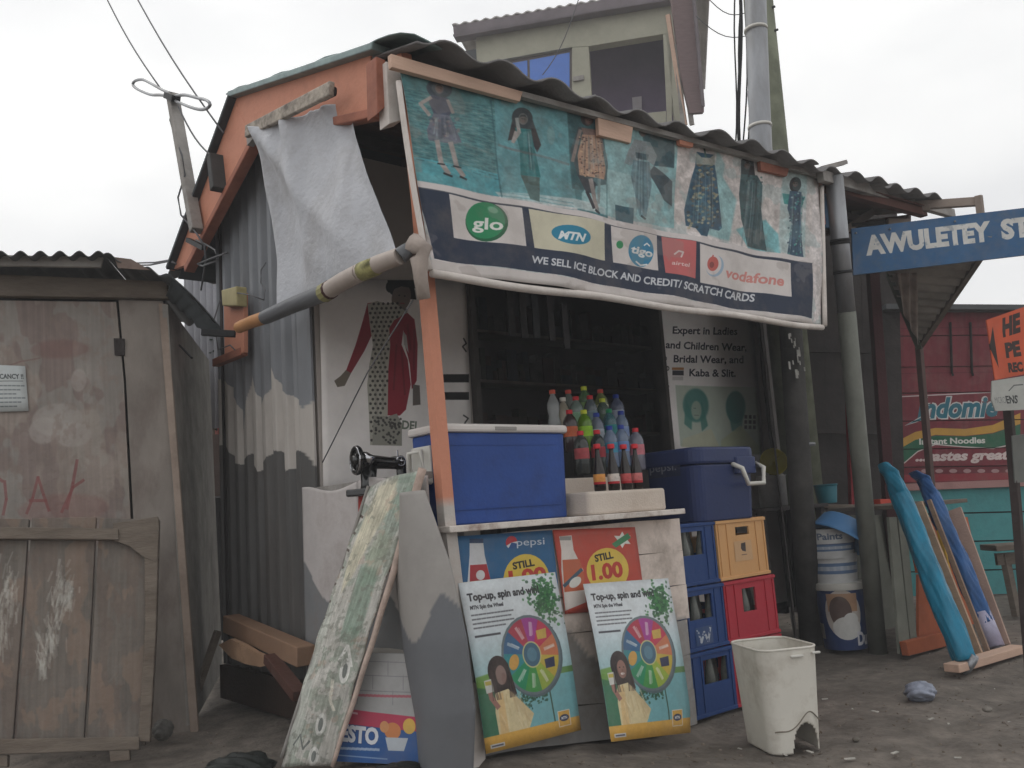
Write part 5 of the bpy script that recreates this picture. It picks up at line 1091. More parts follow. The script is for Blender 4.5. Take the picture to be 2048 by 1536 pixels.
MB().tube(c,[.086,.085,.084],20).build('pole_shaft',M('sooty_pole',(76,74,72),.85,.35,7,.4,25,dirt=.5,dirtcol=(50,48,48)),bp,smooth=True)
MB().tube([PY(1580,640,3.58),PY(1522,300,3.58),PY(1511,0,3.58),PY(1506,-150,3.58)],.0835,20).build('pole_shaft',m_steel,bp,smooth=True)
for y,x in ((256,1520),(62,1512)): p=PY(x,y,3.58); MB().tube([p,p+[0,0,.02]],.092,18).build('pole_band',m_whitepl,bp,smooth=True)
p=PY(1606,893,3.58); MB().tube([p,p+[0,0,.022]],.089,18).build('pole_band',m_steel,bp,smooth=True)
g=MB()
for k in range(16): 
    y=random.uniform(655,770); xx=np.interp(y,[640,950],[1584,1604])+random.uniform(-12,20); p=PY(xx,y,3.49); s_=random.uniform(.01,.035); g.box(p,(s_,.003,s_*random.uniform(1,2.5)),rz=random.uniform(-30,30))
g.build('torn_paper',M('torn_paper',(170,168,162),.9,.3,20,.2),bp,kind='stuff')
cp_=thing('concrete_pole','mossy tapered concrete utility pole rising behind the kiosk roof','pole',PD(1612,1160,8.5)*[1,1,0])
MB().tube([PD(1618,1170,8.5)*[1,1,0],PD(1545,330,8.5),PD(1506,-120,8.5)],[.22,.165,.13],16).build('pole_shaft',M('mossy_concrete',(122,126,108),.95,.35,3,.5,20,dirt=.7,dirtcol=(70,74,58),dscale=1.6),cp_,smooth=True)
for (x,y) in ((1536,16),(1542,62)): MB().tube([PD(x-4,y+3,8.4),PD(x+14,y-3,8.4)],.012,6).build('step_peg',m_black,cp_)
MB().tube([PD(1513,310,7.9),PD(1502,182,7.9)],.035,10).build('conduit',m_steel,cp_,smooth=True)
MB().tube([PD(1502,182,7.9),PD(1500,170,7.9),PD(1510,160,7.9)],.01,6).build('conduit_wire',m_black,cp_)
for (x0,x1,r,lab) in ((1474,1468,.008,'leftmost thin cable running down beside the steel pole'),(1477,1482,.018,'thick black cable running down beside the steel pole'),(1486,1473,.007,'thin cable crossing behind the thick black one beside the pole'),(1494,1487,.008,'thin grey cable between the thick cable and the steel pole'),(1500,1496,.008,'thin cable nearest to the steel pole')):
    a,b=PD(x0,-40,8.2),PD(x1,300,8.2)
    MB().tube([lerp(a,b,t)+cR*.02*math.sin(t*5+x0) for t in np.linspace(0,1,8)],r,6).build('hanging_cable',m_black,smooth=True,label=lab,cat='cable')
for (a,b,lab) in (((1392,32),(1492,72),'thin wire from the tower house to the steel pole'),((1410,-10),(1490,26),'upper thin wire entering the picture above the steel pole'),((1160,-10),(1085,150),'thin sagging wire in front of the tower house window')):
    MB().tube([PD(*lerp(a,b,t),9)-[0,0,.1*math.sin(math.pi*t)] for t in np.linspace(0,1,8)],.005,5).build('thin_wire',m_wire,smooth=True,label=lab,cat='wire')
# ------------------------------------------------------------------ tower house behind
D0=PD(1342,200,15.5); HZ=-51.
hp=lambda x,y: PV(x,y,D0,HZ)
hs_=thing('tower_house','green grey plastered upper storey house with blue window and open balcony rising behind the kiosk','house',D0*[1,1,0])
m_pl=M('green_plaster',(166,164,148),.9,.14,1.2,.3,15,dirt=.3,dirtcol=(120,118,104))
hB=np.array([-math.sin(math.radians(HZ)),math.cos(math.radians(HZ)),0]); 
def hq(name,px,mt,th=.2,jit=0,cv_=None): return piece(name,mt,hs_,px,hp,cv_,th=th,jit=jit)
# wall built round its openings
hq('wall',[(952,60),(1343,-12),(1343,66),(1325,68),(1178,92),(1143,94),(975,124),(953,128)],m_pl)
hq('wall',[(953,129),(974,125),(974,1200),(960,1200)],m_pl); 
hq('wall',[(1144,95),(1177,93),(1184,215),(1186,1200),(1146,1200)],m_pl); hq('wall',[(1326,69),(1343,67),(1347,1200),(1336,1200),(1333,222)],m_pl)
hq('wall',[(975,212),(1143,182),(1145,1200),(976,1200)],m_pl); hq('wall',[(1185,238),(1332,222),(1335,1200),(1187,1200)],m_pl)
piece('side_wall',m_pl,hs_,[(0,0),(1,0),(1,1),(0,1)],lambda u,v:(lambda b:(b+hB*4*u)*np.array([1,1,0])+np.array([0,0,hp(1343,-40)[2]*(1-v)]))(hp(1345,200)),None,th=.2)
m_bl=M('blue_window_glass',(60,112,200),.25,.12,2,0,spec=.6)
w_=hq('window_frame',[(975,124),(1143,94),(1143,182),(975,212)],M('brown_window_frame',(96,88,86),.6,.1,5,0),th=.08,jit=-.08)
m_br=bpy.data.materials['brown_window_frame']
for px in ([(980,130),(1053,117),(1054,193),(981,207)],[(1058,116),(1138,101),(1138,177),(1059,192)]):
    o=piece('pane',m_bl,w_,px,hp,None,th=.01,jit=-.07)
hq('window_sill',[(972,214),(1146,183),(1146,189),(972,220)],m_br,th=.1,jit=.04)
hq('balcony_rear_wall',[(1150,40),(1345,-5),(1345,260),(1170,280)],M('purple_wall',(112,98,124),.9,.15,2,.2),th=.1,jit=-1.2)
hq('balcony_notice',[(1256,140),(1276,137),(1277,176),(1258,178)],M('notice_white',(176,170,178),.8,.1),th=.02,jit=-1.1)
hq('cable_box',[(1147,156),(1168,152),(1168,161),(1147,165)],m_grey_wood,th=.06,jit=.05)
m_pur=M('purple_fascia',(116,108,112),.85,.2,3,.2)
fas=lambda x,y: PV(x,y,D0-hB*.22,HZ)
piece('fascia_board',m_pur,hs_,[(906,52),(1420,-36),(1420,-16),(908,74)],fas,None,th=.08)
f0,f1=fas(904,50),fas(1420,-38)
def hr(u,v):
    p=lerp(f0,f1,u)+hB*4.6*v+np.array([0,0,.25*v+.02*math.sin(u*150)]); return p
MB().grid(hr,160,3).build('roof',M('pale_tin_roof',(176,172,170),.7,.2,4,.2),hs_,smooth=True,solid=.03)
s0=[fas(906,74),fas(1345,2)]
MB().slab([s0[0]+[0,0,.03],s0[1]+[0,0,.03],s0[1]+hB*.3+[0,0,.05],s0[0]+hB*.3+[0,0,.05]],(0,0,.02)).build('soffit',m_pur,hs_)
sd_=lambda x,y: PD(x,y,14.6)
piece('side_eave',M('side_eave_boards',(122,104,104),.85,.15,8,.3,stretch=(1,1,5)),hs_,[(1340,-30),(1388,-20),(1408,208),(1408,224),(1380,226),(1362,150)],sd_,None,th=.12)
piece('side_eave_trim',m_pur,hs_,[(1384,-20),(1390,-20),(1410,212),(1404,212)],lambda x,y:PD(x,y,14.5),None,th=.05)
for a,b in (((1347,0),(1384,250)),((1350,90),(1366,250)),((1336,30),(1370,250))): MB().beam(PD(*a,14.7),PD(*b,14.7),.07,.07).build('strut',m_woodx if a[0]==1336 else m_grey_wood,hs_)
lowr=thing('low_roof','small dark corrugated roof just left of the tower house','roof',PD(930,110,14))
piece('roof_sheet',m_tin,lowr,[(905,106),(952,98),(955,140),(900,140)],lambda x,y:PD(x,y,14),None,th=.1)
lp0,lp1=PD(908,138,14.1),PD(956,136,14.1)
MB().slab([G0(lp0),G0(lp1),lp1,lp0],G0(cf)*.6).build('wall',m_pl,lowr)
def PE(x,y,D): return PD(x,y,D*1.2)
# ------------------------------------------------------------------ dark stall between the kiosk and the red kiosk
st=thing('dark_stall','dark board stall in the shade between the kiosk and the red kiosk','stall',G0(PE(1650,1250,7.4)))
m_db=M('shaded_dark_boards',(62,57,56),.9,.35,4,.4,25)  # shade of the stall interior is put into this board colour
FZ=-40.; s0p=PE(1640,1230,7.4)
fp=lambda x,y: PV(x,y,s0p,FZ)
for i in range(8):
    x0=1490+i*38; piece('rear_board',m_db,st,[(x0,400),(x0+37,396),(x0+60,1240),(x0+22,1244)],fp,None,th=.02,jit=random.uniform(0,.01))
ra=[PE(1560,470,7.3),PE(1800,455,7.3),PE(1800,440,6.1),PE(1560,455,5.9)]
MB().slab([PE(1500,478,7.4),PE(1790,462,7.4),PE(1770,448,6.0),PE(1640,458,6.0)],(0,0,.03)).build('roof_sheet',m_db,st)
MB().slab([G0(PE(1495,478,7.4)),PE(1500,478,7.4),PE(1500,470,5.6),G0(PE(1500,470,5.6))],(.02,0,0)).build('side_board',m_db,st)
MB().beam(PE(1745,545,6.3),PE(1795,1250,6.3),.085,.085).build('post',M('dark_red_post',(78,44,48),.8,.2,5,.3),st,bevel=.005)
MB().beam(PE(1699,740,6.9),PE(1708,1015,6.9),.085,.05).build('red_post',M('red_post_paint',(140,32,42),.7,.15,4,.2),st,bevel=.004)
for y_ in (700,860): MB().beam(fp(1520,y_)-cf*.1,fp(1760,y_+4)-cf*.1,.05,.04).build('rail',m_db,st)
m_raf=M('weathered_rafter',(150,136,126),.85,.25,4,.4,30,stretch=(1,1,1))
MB().beam(PE(1703,420,6.2),PE(1958,403,5.9),.05,.07).build('rafter',m_raf,st,bevel=.004)
MB().beam(PE(1957,391,5.88),PE(1962,436,5.88),.05,.05,up=(0,1,0)).build('rafter_end',m_raf,st,bevel=.004)
MB().beam(PE(1688,462,6.0),PE(1745,424,6.1),.05,.06).build('rafter',m_raf,st,bevel=.004)
MB().beam(PE(1742,424,6.15),PE(1860,416,6.0),.04,.05).build('rafter',m_raf,st,bevel=.004)
MB().beam(PE(1774,445,6.0),PE(1818,446,6.0),.05,.06).build('rafter_block',m_raf,st,bevel=.004)
MB().beam(PE(1764,440,6.05),PE(1768,470,6.05),.05,.05,up=(0,1,0)).build('stub_post',m_db,st)
MB().beam(PY(1640,338,3.02),PY(1690,325,3.0),.04,.03).build('roof_stick',m_grey_wood,kiosk)
aw=thing('tin_awning','corrugated tin awning seen from below behind the street name sign','awning',G0(PE(1850,690,6.8)))
qa=[PE(1742,462,5.7),PE(1984,474,5.6),PE(1841,694,6.8),PE(1834,692,6.8)]
MB().grid(lambda u,v: bil(qa,u,v)+np.array([0,0,.012*math.sin(v*95)]),8,120).build('awning_sheet',M('awning_tin',(160,154,146),.8,.25,4,.2,dirt=.4,dirtcol=(70,66,62)),aw,smooth=True,solid=.006)
MB().beam(PE(1970,500,5.72),PE(1840,692,6.78),.05,.04).build('edge_batten',m_wood,aw); MB().beam(PE(1778,548,6.1),PE(1838,694,6.78),.05,.05).build('edge_batten',M('green_grey_wood',(96,104,96),.8,.2),aw)
MB().beam(PE(1838,694,6.8),PE(1885,1232,6.8),.07,.05,up=(0,1,0)).build('post',M('brown_awning_post',(86,66,62),.8,.25,5,.3),aw,bevel=.004)
q=[PE(1790,546,6.0),PE(1832,546,6.0),PE(1838,690,6.7),PE(1806,622,6.3)]
MB().grid(lambda u,v: bil(q,u,v)-cf*(.02*math.sin(u*14+v*3)),14,14).build('plastic_curtain',M('clear_wrap',(150,136,128),.35,.4,6,.2,12),aw,smooth=True,solid=.003)
# ------------------------------------------------------------------ red kiosk
r0=PZ(1960,1192); RZ=-38.; rp_=lambda x,y: PV(x,y,r0,RZ)
rk=thing('red_kiosk','red painted board kiosk with an instant noodle advert and turquoise lower boards','kiosk',r0)
Qr=[(1770,622),(2060,618),(2060,980),(1770,985)]
cv=Cv(1500,1850,(122,32,44),Qr,P3=[rp_(*p) for p in Qr])
cv.blotch((120,22,38),.05,(6,5),.5); cv.noise(.12,(5,50))
for y in (655,735,745): cv.line([(1770,y+3),(2060,y-2)],2,(96,18,30),.7)
cv.line([(1790,794),(2040,782)],2.2,(206,190,190)); cv.line([(1790,794),(1797,860),(1805,928)],2.4,(206,190,190))
cv.poly([(1803,878),(1830,864),(1870,856),(1930,858),(1985,850),(2040,826),(2040,848),(1985,866),(1930,872),(1870,870),(1830,880),(1802,896)],(206,150,44))
cv.poly([(1802,896),(1830,880),(1870,871),(1930,873),(1985,867),(2040,848),(2040,884),(1985,896),(1930,893),(1870,888),(1835,902),(1808,926)],(20,96,64))
cv.line([(1808,926),(1835,903),(1870,889),(1930,894),(1985,897),(2040,886)],2.2,(210,200,196))
cv.text('Indomie',(1834,836),(1996,831),40,(24,108,130),.04,.25,outline=((206,206,204),.045)); cv.poly([(1808,852),(1850,828),(1862,836)],(206,206,204)); cv.poly([(1812,850),(1850,831),(1858,835)],(24,108,130))
cv.text('Instant Noodles',(1838,889),(1970,886),12,(222,220,214),.035); cv.text('...tastes great',(1830,922),(2018,918),19,(216,198,194),.045,.2)
cv.poly([(1800,936),(2060,930),(2060,944),(1800,950)],(110,24,36)); 
for k in range(7): cv.ell(1850+k*28,942,8,4,(200,180,176),.7,soft=2)
cv.poly([(1800,950),(2060,944),(2060,958),(1800,964)],(150,34,46)); cv.noise(.06,5); cv.blur(1)
m_red=IM('noodle_advert_paint',cv,.7,var=.1)
ys=[622,672,734,786,842,898,934,966]
for y0,y1 in zip(ys[:-1],ys[1:]): piece('board',m_red,rk,[(1770,y0+2),(2060,y0-2),(2060,y1-4),(1770,y1)],rp_,cv,th=.025,jit=random.uniform(0,.008))
piece('ledge',M('pink_ledge',(168,128,124),.8,.2,5,.3,dirt=.4,dirtcol=(110,90,86)),rk,[(1800,968),(2060,958),(2060,972),(1800,982)],rp_,None,th=.1,jit=.06)
m_teal=M('turquoise_boards',(78,148,150),.8,.14,4,.3,30,dirt=.4,dirtcol=(60,96,98))
ys=[976,1027,1084,1142,1192]
for y0,y1 in zip(ys[:-1],ys[1:]): piece('lower_board',m_teal,rk,[(1800,y0+4),(2070,y0-3),(2070,y1-6),(1800,y1+1)],rp_,None,th=.03,jit=random.uniform(.0,.008))
piece('backing',m_dark,rk,[(1768,626),(2068,622),(2068,1188),(1800,1188)],rp_,None,th=.02,jit=-.05)  # dark sheet added to block sky light between the boards
piece('roof_edge',m_tin,rk,[(1760,614),(2066,616),(2066,626),(1760,624)],rp_,None,th=1.5,jit=.15)
MB().slab([rp_(2060,620),rp_(2060,1190),rp_(2060,1190)-np.array([-math.sin(math.radians(RZ)),math.cos(math.radians(RZ)),0])*-1.4,rp_(2060,620)+np.array([-math.sin(math.radians(RZ)),math.cos(math.radians(RZ)),0])*1.4],(.02,0,0)).build('side_wall',bpy.data.materials['red_post_paint'],rk)
for x in (1898,1938): 
    a=rp_(x,645)-cf*.03;b=rp_(x+3,745)-cf*.03; MB().tube([a,b,b+[.02,0,-.03]],.012,6).build('hanging_hook',m_dark,rk)
# signs at the right edge
zp=lambda x,y: PV(x,y,PD(2010,900,5.3),-44)
pp=thing('sign_post','dark wooden post at the right edge carrying three small signs','post',G0(PD(2062,1330,5.35)))
MB().beam(PD(2014,790,5.62),G0(PD(2060,1338,5.35)),.05,.05,up=(0,1,0)).build('post_shaft',M('dark_post_wood',(66,56,54),.85,.3,5,.3),pp,bevel=.004)
Qh=[(1973,640),(2110,592),(2110,736),(1990,760)]
cv=Cv(760,760,(216,78,40),Qh,P3=[zp(*p) for p in Qh])
cv.poly([(1988,654),(1999,737),(1979,697)],(44,34,32)); cv.text('HE',(2011,674),(2046,663),36,(48,34,32),.06,up=(-.1,-1)); cv.text('PE',(2016,715),(2048,708),27,(48,34,32),.06,up=(-.1,-1)); cv.text('REC',(2020,742),(2050,737),16,(48,34,32),.06,up=(-.1,-1)); cv.noise(.1,4); cv.blur(1)
o=piece('arrow_sign',IM('orange_sign_print',cv,.6),None,Qh,zp,cv,th=.012); tag(o,'orange sign with a black arrow and black letters HE PE REC at the right edge','sign')
Qw=[(1984,762),(2110,742),(2110,816),(1990,822)]
cv=Cv(700,360,(176,178,172),Qw,P3=[zp(*p) for p in Qw]); cv.text('MICRO',(1994,806),(2022,803),13,(120,124,124),.0); cv.text('ENS',(2023,803),(2048,801),14,(50,54,56),.03); cv.line([(2032,780),(2044,771),(2060,770)],1.6,(80,84,86)); cv.noise(.08,4); cv.blur(1)
o=piece('small_sign',IM('white_sign_print',cv,.6),None,[(1984,762),(2110,742),(2110,816),(1991,822),(1983,800)],zp,cv,th=.012); tag(o,'dirty white sign reading MICRO ENS just below the orange arrow sign','sign')
o=piece('small_sign',M('grey_sign_plate',(120,122,118),.7,.2,5,.1),None,[(2024,872),(2110,860),(2110,960),(2030,966)],lambda x,y:PD(x,y,5.5),None,th=.012); tag(o,'blank grey board low on the sign post at the right edge','sign')
fs=thing('far_shack','pale tin roofed shack glimpsed at the right edge behind the sign post','shack',PD(2060,1150,11)*[1,1,0])
piece('roof_sheet',M('far_tin',(176,176,170),.8,.15,6,.2),fs,[(2020,826),(2120,820),(2120,852),(2022,866)],lambda x,y:PD(x,y,10.9),None,th=.1)
piece('wall_panel',m_dark,fs,[(2018,640),(2120,600),(2120,1140),(2030,1140)],lambda x,y:PD(x,y,11.2),None,th=.1)
bn=PZ(2034,1232); be=thing('wooden_bench','grey wooden bench at the right edge in front of the turquoise boards','bench',bn)
bz_=PV(2030,1092,bn,-40)[2]
MB().beam([bn[0]-.13,bn[1]+.10,bz_],[bn[0]+.75,bn[1]-.6,bz_],.26,.05).build('seat',m_wood,be,bevel=.006)
MB().beam([bn[0]-.10,bn[1]+.06,bz_-.10],[bn[0]+.75,bn[1]-.62,bz_-.10],.04,.10).build('apron',m_wood,be)
for a_ in (0,.62): MB().beam([bn[0]+a_-.02,bn[1]-a_*.82+.02,bz_-.06],[bn[0]+a_,bn[1]-a_*.82,gbase(5)],.10,.05,up=(0,1,0)).build('leg',m_wood,be,bevel=.004)
# ------------------------------------------------------------------ stall counter to the right with leaning rolls
sc_=thing('stall_counter','low stall counter with orange and grey green boards behind the leaning fabric rolls','counter',(6.3,3.4,gbase(6)))
m_gg=M('grey_green_board',(126,128,118),.85,.2,4,.3,30,dirt=.4,dirtcol=(90,88,80))
m_ob=M('orange_brown_board',(170,92,58),.8,.16,4,.25,30,dirt=.35,dirtcol=(116,66,48))
tl,tr=PY(1790,1018,3.19),PY(1926,1018,3.19); zt=tl[2]
MB().slab([PY(1636,1016,3.35)*[1,1,0]+[0,0,zt],(tl[0]-.02,2.74,zt),(6.45,2.72,zt),(6.5,3.5,zt),(5.6,3.6,zt)],(0,0,.03)).build('countertop',m_wood,sc_) if False else None
MB().slab([(tl[0]-.05,3.13,zt),(7.2,3.1,zt),(7.2,3.7,zt),(tl[0]-.05,3.7,zt)],(0,0,.03)).build('countertop',m_wood,sc_,bevel=.004)
l0=PY(1636,1016,3.9); l1=PY(1780,1016,3.76)
MB().slab([l0,l1,l1+[0,.45,0],l0+[0,.45,0]],(0,0,.03)).build('countertop',m_wood,sc_,bevel=.004)
piece('board',m_gg,sc_,[(1640,1030),(1700,1030),(1722,1240),(1660,1240)],lambda x,y:PY(x,y,3.46*1.13),None,th=.02)
piece('board',m_gg,sc_,[(1702,1030),(1772,1030),(1796,1270),(1724,1250)],lambda x,y:PY(x,y,3.45*1.13),None,th=.02)
piece('board',m_gg,sc_,[(1778,1034),(1793,1034),(1822,1306),(1800,1308)],lambda x,y:PY(x,y,3.192),None,th=.02)
piece('board',m_gg,sc_,[(1796,1034),(1812,1034),(1836,1300),(1824,1304)],lambda x,y:PY(x,y,3.203),None,th=.02)
piece('orange_board',m_ob,sc_,[(1814,1036),(1870,1034),(1890,1140),(1836,1146)],lambda x,y:PY(x,y,3.192),None,th=.02)
piece('orange_board',m_ob,sc_,[(1837,1149),(1891,1143),(1908,1258),(1838,1274)],lambda x,y:PY(x,y,3.192),None,th=.02)
piece('orange_board',m_ob,sc_,[(1872,1034),(1935,1034),(1980,1240),(1910,1257)],lambda x,y:PY(x,y,3.203),None,th=.02)
piece('foot_rail',m_ob,sc_,[(1812,1284),(1900,1262),(1904,1290),(1818,1312)],lambda x,y:PY(x,y,3.124),None,th=.05,bevel=.004)
piece('red_block',M('red_orange_block',(190,66,48),.7,.15,5,.1),sc_,[(1760,998),(1782,998),(1784,1018),(1764,1018)],lambda x,y:PY(x,y,3.7),None,th=.06,bevel=.004)
# leaning rolls
def wrinkle(mb,a):
    V=np.array(mb.v); n=np.sin(V[:,2]*38+V[:,0]*60+3*np.sin(V[:,1]*50))+.6*np.sin(V[:,2]*90-V[:,1]*80)+.5*np.sin(V[:,0]*120+V[:,2]*25)
    d=rng.randn(*V.shape)*a*.25; d[:,0]+=n*a*.5; d[:,1]+=np.roll(n,3)*a*.5; mb.v=[tuple(p) for p in V+d]; return mb
def roll(name,pts,rs,mt,lab,ph=0):
    t=thing(name,lab,'fabric roll',G0(pts[-1])); P=[];R=[]
    for i in range(len(pts)-1):
        for k in range(14): u=k/14; P.append(lerp(pts[i],pts[i+1],u)); R.append(rs[i]*(1-u)+rs[i+1]*u)
    P.append(pts[-1]);R.append(rs[-1]); n=40; V=[];ax_=P[-1]-P[0]; ax_/=np.linalg.norm(ax_); a_=np.cross(ax_,[.2,.3,.9]);a_/=np.linalg.norm(a_);b_=np.cross(ax_,a_)
    for i,p in enumerate(P):
        for k in range(n):
            th=2*math.pi*k/n; w_=i*.13+ph; f=1+.15*abs(math.sin(1.5*th+w_*1.3))+.08*math.sin(4*th-w_*2.2)+.09*abs(math.sin(7*th+w_*4.1+math.sin(w_*5)))+.05*math.sin(11*th+i*.9)+random.uniform(-.015,.015)
            V.append(p+R[i]*.88*f*(math.cos(th)*a_+math.sin(th)*b_))
    m=len(P); Fc=[(i*n+k,i*n+(k+1)%n,(i+1)*n+(k+1)%n,(i+1)*n+k) for i in range(m-1) for k in range(n)]+[tuple(range(n)),tuple(range((m-1)*n,m*n))]
    MB().add(V,Fc).build('wrapped_roll',mt,t,smooth=True); return t,P,R
m_tq=M('turquoise_wrap',(26,124,156),.3,.3,9,.7,22,stretch=(1,1,.35)); m_rb=M('blue_wrap',(26,84,144),.35,.35,8,.8,14,stretch=(1,1,.4),dirt=.3,dirtcol=(110,140,176)); m_lv=M('lavender_wrap',(176,172,196),.4,.3,8,.6,14)
zb=PZ(1932,1338)
p_top=PY(1776,935,3.078); pts=[PY(1766,928,3.078),PY(1781,948,3.078),PY(1800,990,3.067),lerp(PY(1800,990,3.067),zb+[0,0,.06],.5)+[0,0,.0],zb+[0,0,.05]]
t1,_,_=roll('fabric_roll',pts,[.036,.052,.062,.072,.066],m_tq,'turquoise plastic wrapped roll leaning on the orange board counter, nearer to the poles')
MB().tube([zb+[0,0,.05]-[.0,0,0],zb+[.02,-.03,.02]],.07,12).build('roll_end',M('foil_end',(150,152,156),.3,.4,14,.8,30,metal=.5),t1,smooth=True)
zb2=PZ(1992,1306); a=PY(1834,948,3.101); 
pts=[PY(1826,944,3.101),PY(1846,958,3.101),PY(1862,990,3.089)]+[lerp(PY(1862,990,3.089),zb2+[0,0,.05],t) for t in (.25,.6,.86)]
t2,_,_=roll('fabric_roll',pts,[.034,.046,.056,.062,.062,.060],m_rb,'dark blue plastic wrapped roll leaning behind the thin planks, right of the turquoise roll')
MB().tube([lerp(pts[2],zb2+[0,0,.05],.80),zb2+[0,0,.04]],[.062,.062],14).build('pale_wrap',m_lv,t2,smooth=True)
p0,p1=PY(1905,1020,3.032),PZ(1998,1300)
t=MB().beam(p0,p1+[.04,0,.02],.02,.13,up=(0,1,0)).build('cardboard_strip',M('beige_cardboard',(178,150,136),.85,.2,4,.3),label='long beige cardboard strip leaning right behind the blue roll',cat='cardboard strip')
for (a,b,wd,c,lab) in (((1838,1005),(1962,1322),.05,(176,148,124),'thin pale plank leaning between the two wrapped rolls'),((1878,1060),(1918,1240),.03,(190,150,60),'narrow yellow stick leaning between the two wrapped rolls'),((1858,1000),(1980,1318),.03,(140,118,102),'thin brown plank leaning just left of the blue roll')):
    A=PY(*a,3.010); B=PZ(*b) if b[1]>1300 else PY(*b,2.850)
    MB().beam(A,B+[0,0,.02],wd,.02,up=(1,0,0)).build('thin_plank',M('thin_plank_wood',c,.85,.2,5,.3,stretch=(1,1,4)),label=lab,cat='plank')
a,b=PZ(1904,1346),PZ(2038,1306); 
MB().beam(a+[0,0,.028],b+[0,0,.028],.10,.05).build('foot_plank',m_woodx,label='short pale plank on the dirt under the feet of the leaning rolls',cat='plank',bevel=.005)
# buckets and basin
def bucket(px,z0,h,r0,r1,cvv,lab,matc,name='paint_bucket',rim=True):
    c=np.array([px[0],px[1],z0+gbase(px[0])]); t=thing(name,lab,'bucket',c)
    MB().lathe([(r0,0),(r1,h*.97)],n=28,capt=True,a0=math.radians(32)).build('bucket_body',cvv if cvv else matc,t,smooth=True,local=True,smang=60)
    if rim: MB().lathe([(r1*1.03,h*.90),(r1*1.06,h*.93),(r1*1.06,h*1.0),(r1*1.0,h*1.01)],n=28,capb=True,capt=True).build('lid_rim',m_whitepl,t,smooth=True,local=True,smang=50)
    return t
bc=PZ(1703,1296)[:2]+np.array([.02,.05])
wdp=proj_w=float((np.array([bc[0],bc[1],gbase(6)])-O)@cf); s1=wdp/F
cv=Cv(1200,500,(24,52,112),box=(120,50)); cv.poly([(46,4),(74,4),(74,40),(46,40)],(24,52,112)); cv.ell(60,22,15,19,(200,190,180)); cv.rect(48,6,72,20,(186,140,104)); cv.ell(58,20,9,12,(90,66,60)); cv.ell(62,33,12,9,(220,220,216)); cv.ell(66,26,6,5,(220,220,216)); cv.text('Du',(70,46),(82,46),10,(220,220,226),.05); cv.rect(30,30,40,42,(150,150,146)); cv.noise(.1,5); cv.blur(1)
m_b1=IM('navy_bucket_label',cv,.5)
h1=(1300-1172)*s1; bucket(bc,0,h1,44*s1*.95,49*s1,m_b1,'big navy paint bucket with a picture label, lowest of the bucket stack',None)
cv=Cv(1200,400,(206,208,208),box=(120,40)); cv.text('Paints',(50,14),(70,14),9,(90,110,140),.03); cv.rect(0,20,120,30,(84,116,160)); [cv.line([(44+k*5,25.5),(48+k*5,25.5)],4,(186,196,208),.8) for k in range(7)]; cv.rect(0,20,120,21,(60,80,120)); cv.noise(.08,5); cv.blur(1)
cv2_=cv; cv=Cv(1200,400,(206,208,208),box=(120,40)); cv.rect(0,12,120,27,(84,116,160)); [cv.line([(42+k*6,19.5),(47+k*6,19.5)],6,(186,196,208),.8) for k in range(7)]; cv.noise(.08,5); cv.blur(1)
m_b2=IM('white_bucket_label',cv,.5); cv=cv2_
h2=(1170-1112)*s1; bucket(bc-[.03,0],h1+.004,h2,40*s1,45*s1,m_b2,'white paint bucket with a blue band, in the middle of the bucket stack',None,rim=False)
h3=(1122-1062)*s1; bucket(bc-[.055,0],h1+h2-.03,h3,43*s1,50*s1,IM('pale_bucket_label',cv,.5),'white bucket reading Paints at the top of the stack under the blue basin',None,rim=False)
rot=Matrix.Rotation(math.radians(34),3,Vector(cf)) @ Matrix.Rotation(math.radians(-8),3,Vector(cR))
bs=thing('plastic_basin','light blue plastic basin upside down and tilted on top of the bucket stack','basin',np.array([bc[0],bc[1],gbase(6)+h1+h2+h3])-[.035,0,0])
pm=np.array(rot)
ct_=PD(1677,1078,wdp)
MB().lathe([(60*s1,-.5*s1),(59*s1,2*s1),(55*s1,8*s1),(45*s1,36*s1),(40*s1,40*s1),(0.001,41*s1)],c=ct_,n=30,mat=pm,capb=False).build('basin_body',M('light_blue_plastic',(84,134,184),.4,.1,5,.05),bs,smooth=True,solid=.004,smang=70)
MB().lathe([(62*s1,-2*s1),(63*s1,0),(62*s1,3*s1),(59*s1,3*s1)],c=ct_,n=30,mat=pm,capb=False,capt=False).build('basin_rim',bpy.data.materials['light_blue_plastic'],bs,smooth=True)
# dishes on a dark table right of the cooler
dt=thing('dark_table','dark table in the shade right of the drinks cooler','table',G0(PY(1560,1013,4.05)))
tz=PY(1555,1013,3.95)[2]; tx=PY(1555,1013,3.95)[0]
MB().slab([(tx-.35,3.85,tz-.03),(tx+.55,3.85,tz-.03),(tx+.55,4.22,tz-.03),(tx-.35,4.22,tz-.03)],(0,0,.028)).build('tabletop',m_db,dt)
for dx in (-.3,.5):
    for yy in (3.9,4.17): MB().box((tx+dx,yy,(tz-.17)/2),(.05,.05,tz+.11)).build('leg',m_db,dt)
wd2=float((np.array([tx,3.95,tz])-O)@cf)/F
MB().lathe([(25*wd2,0),(27*wd2,.01),(28*wd2,60*wd2),(30*wd2,62*wd2)],c=(tx,3.98,tz),n=24,capt=False).build('cooking_pot',M('dented_aluminium',(150,148,146),.5,.3,8,.3,30,metal=.5,dirt=.6,dirtcol=(60,54,50)),smooth=True,solid=.003,label='dull aluminium pot on the dark table right of the drinks cooler',cat='pot')
R2=np.array(Matrix.Rotation(math.radians(80),3,Vector(cR)))
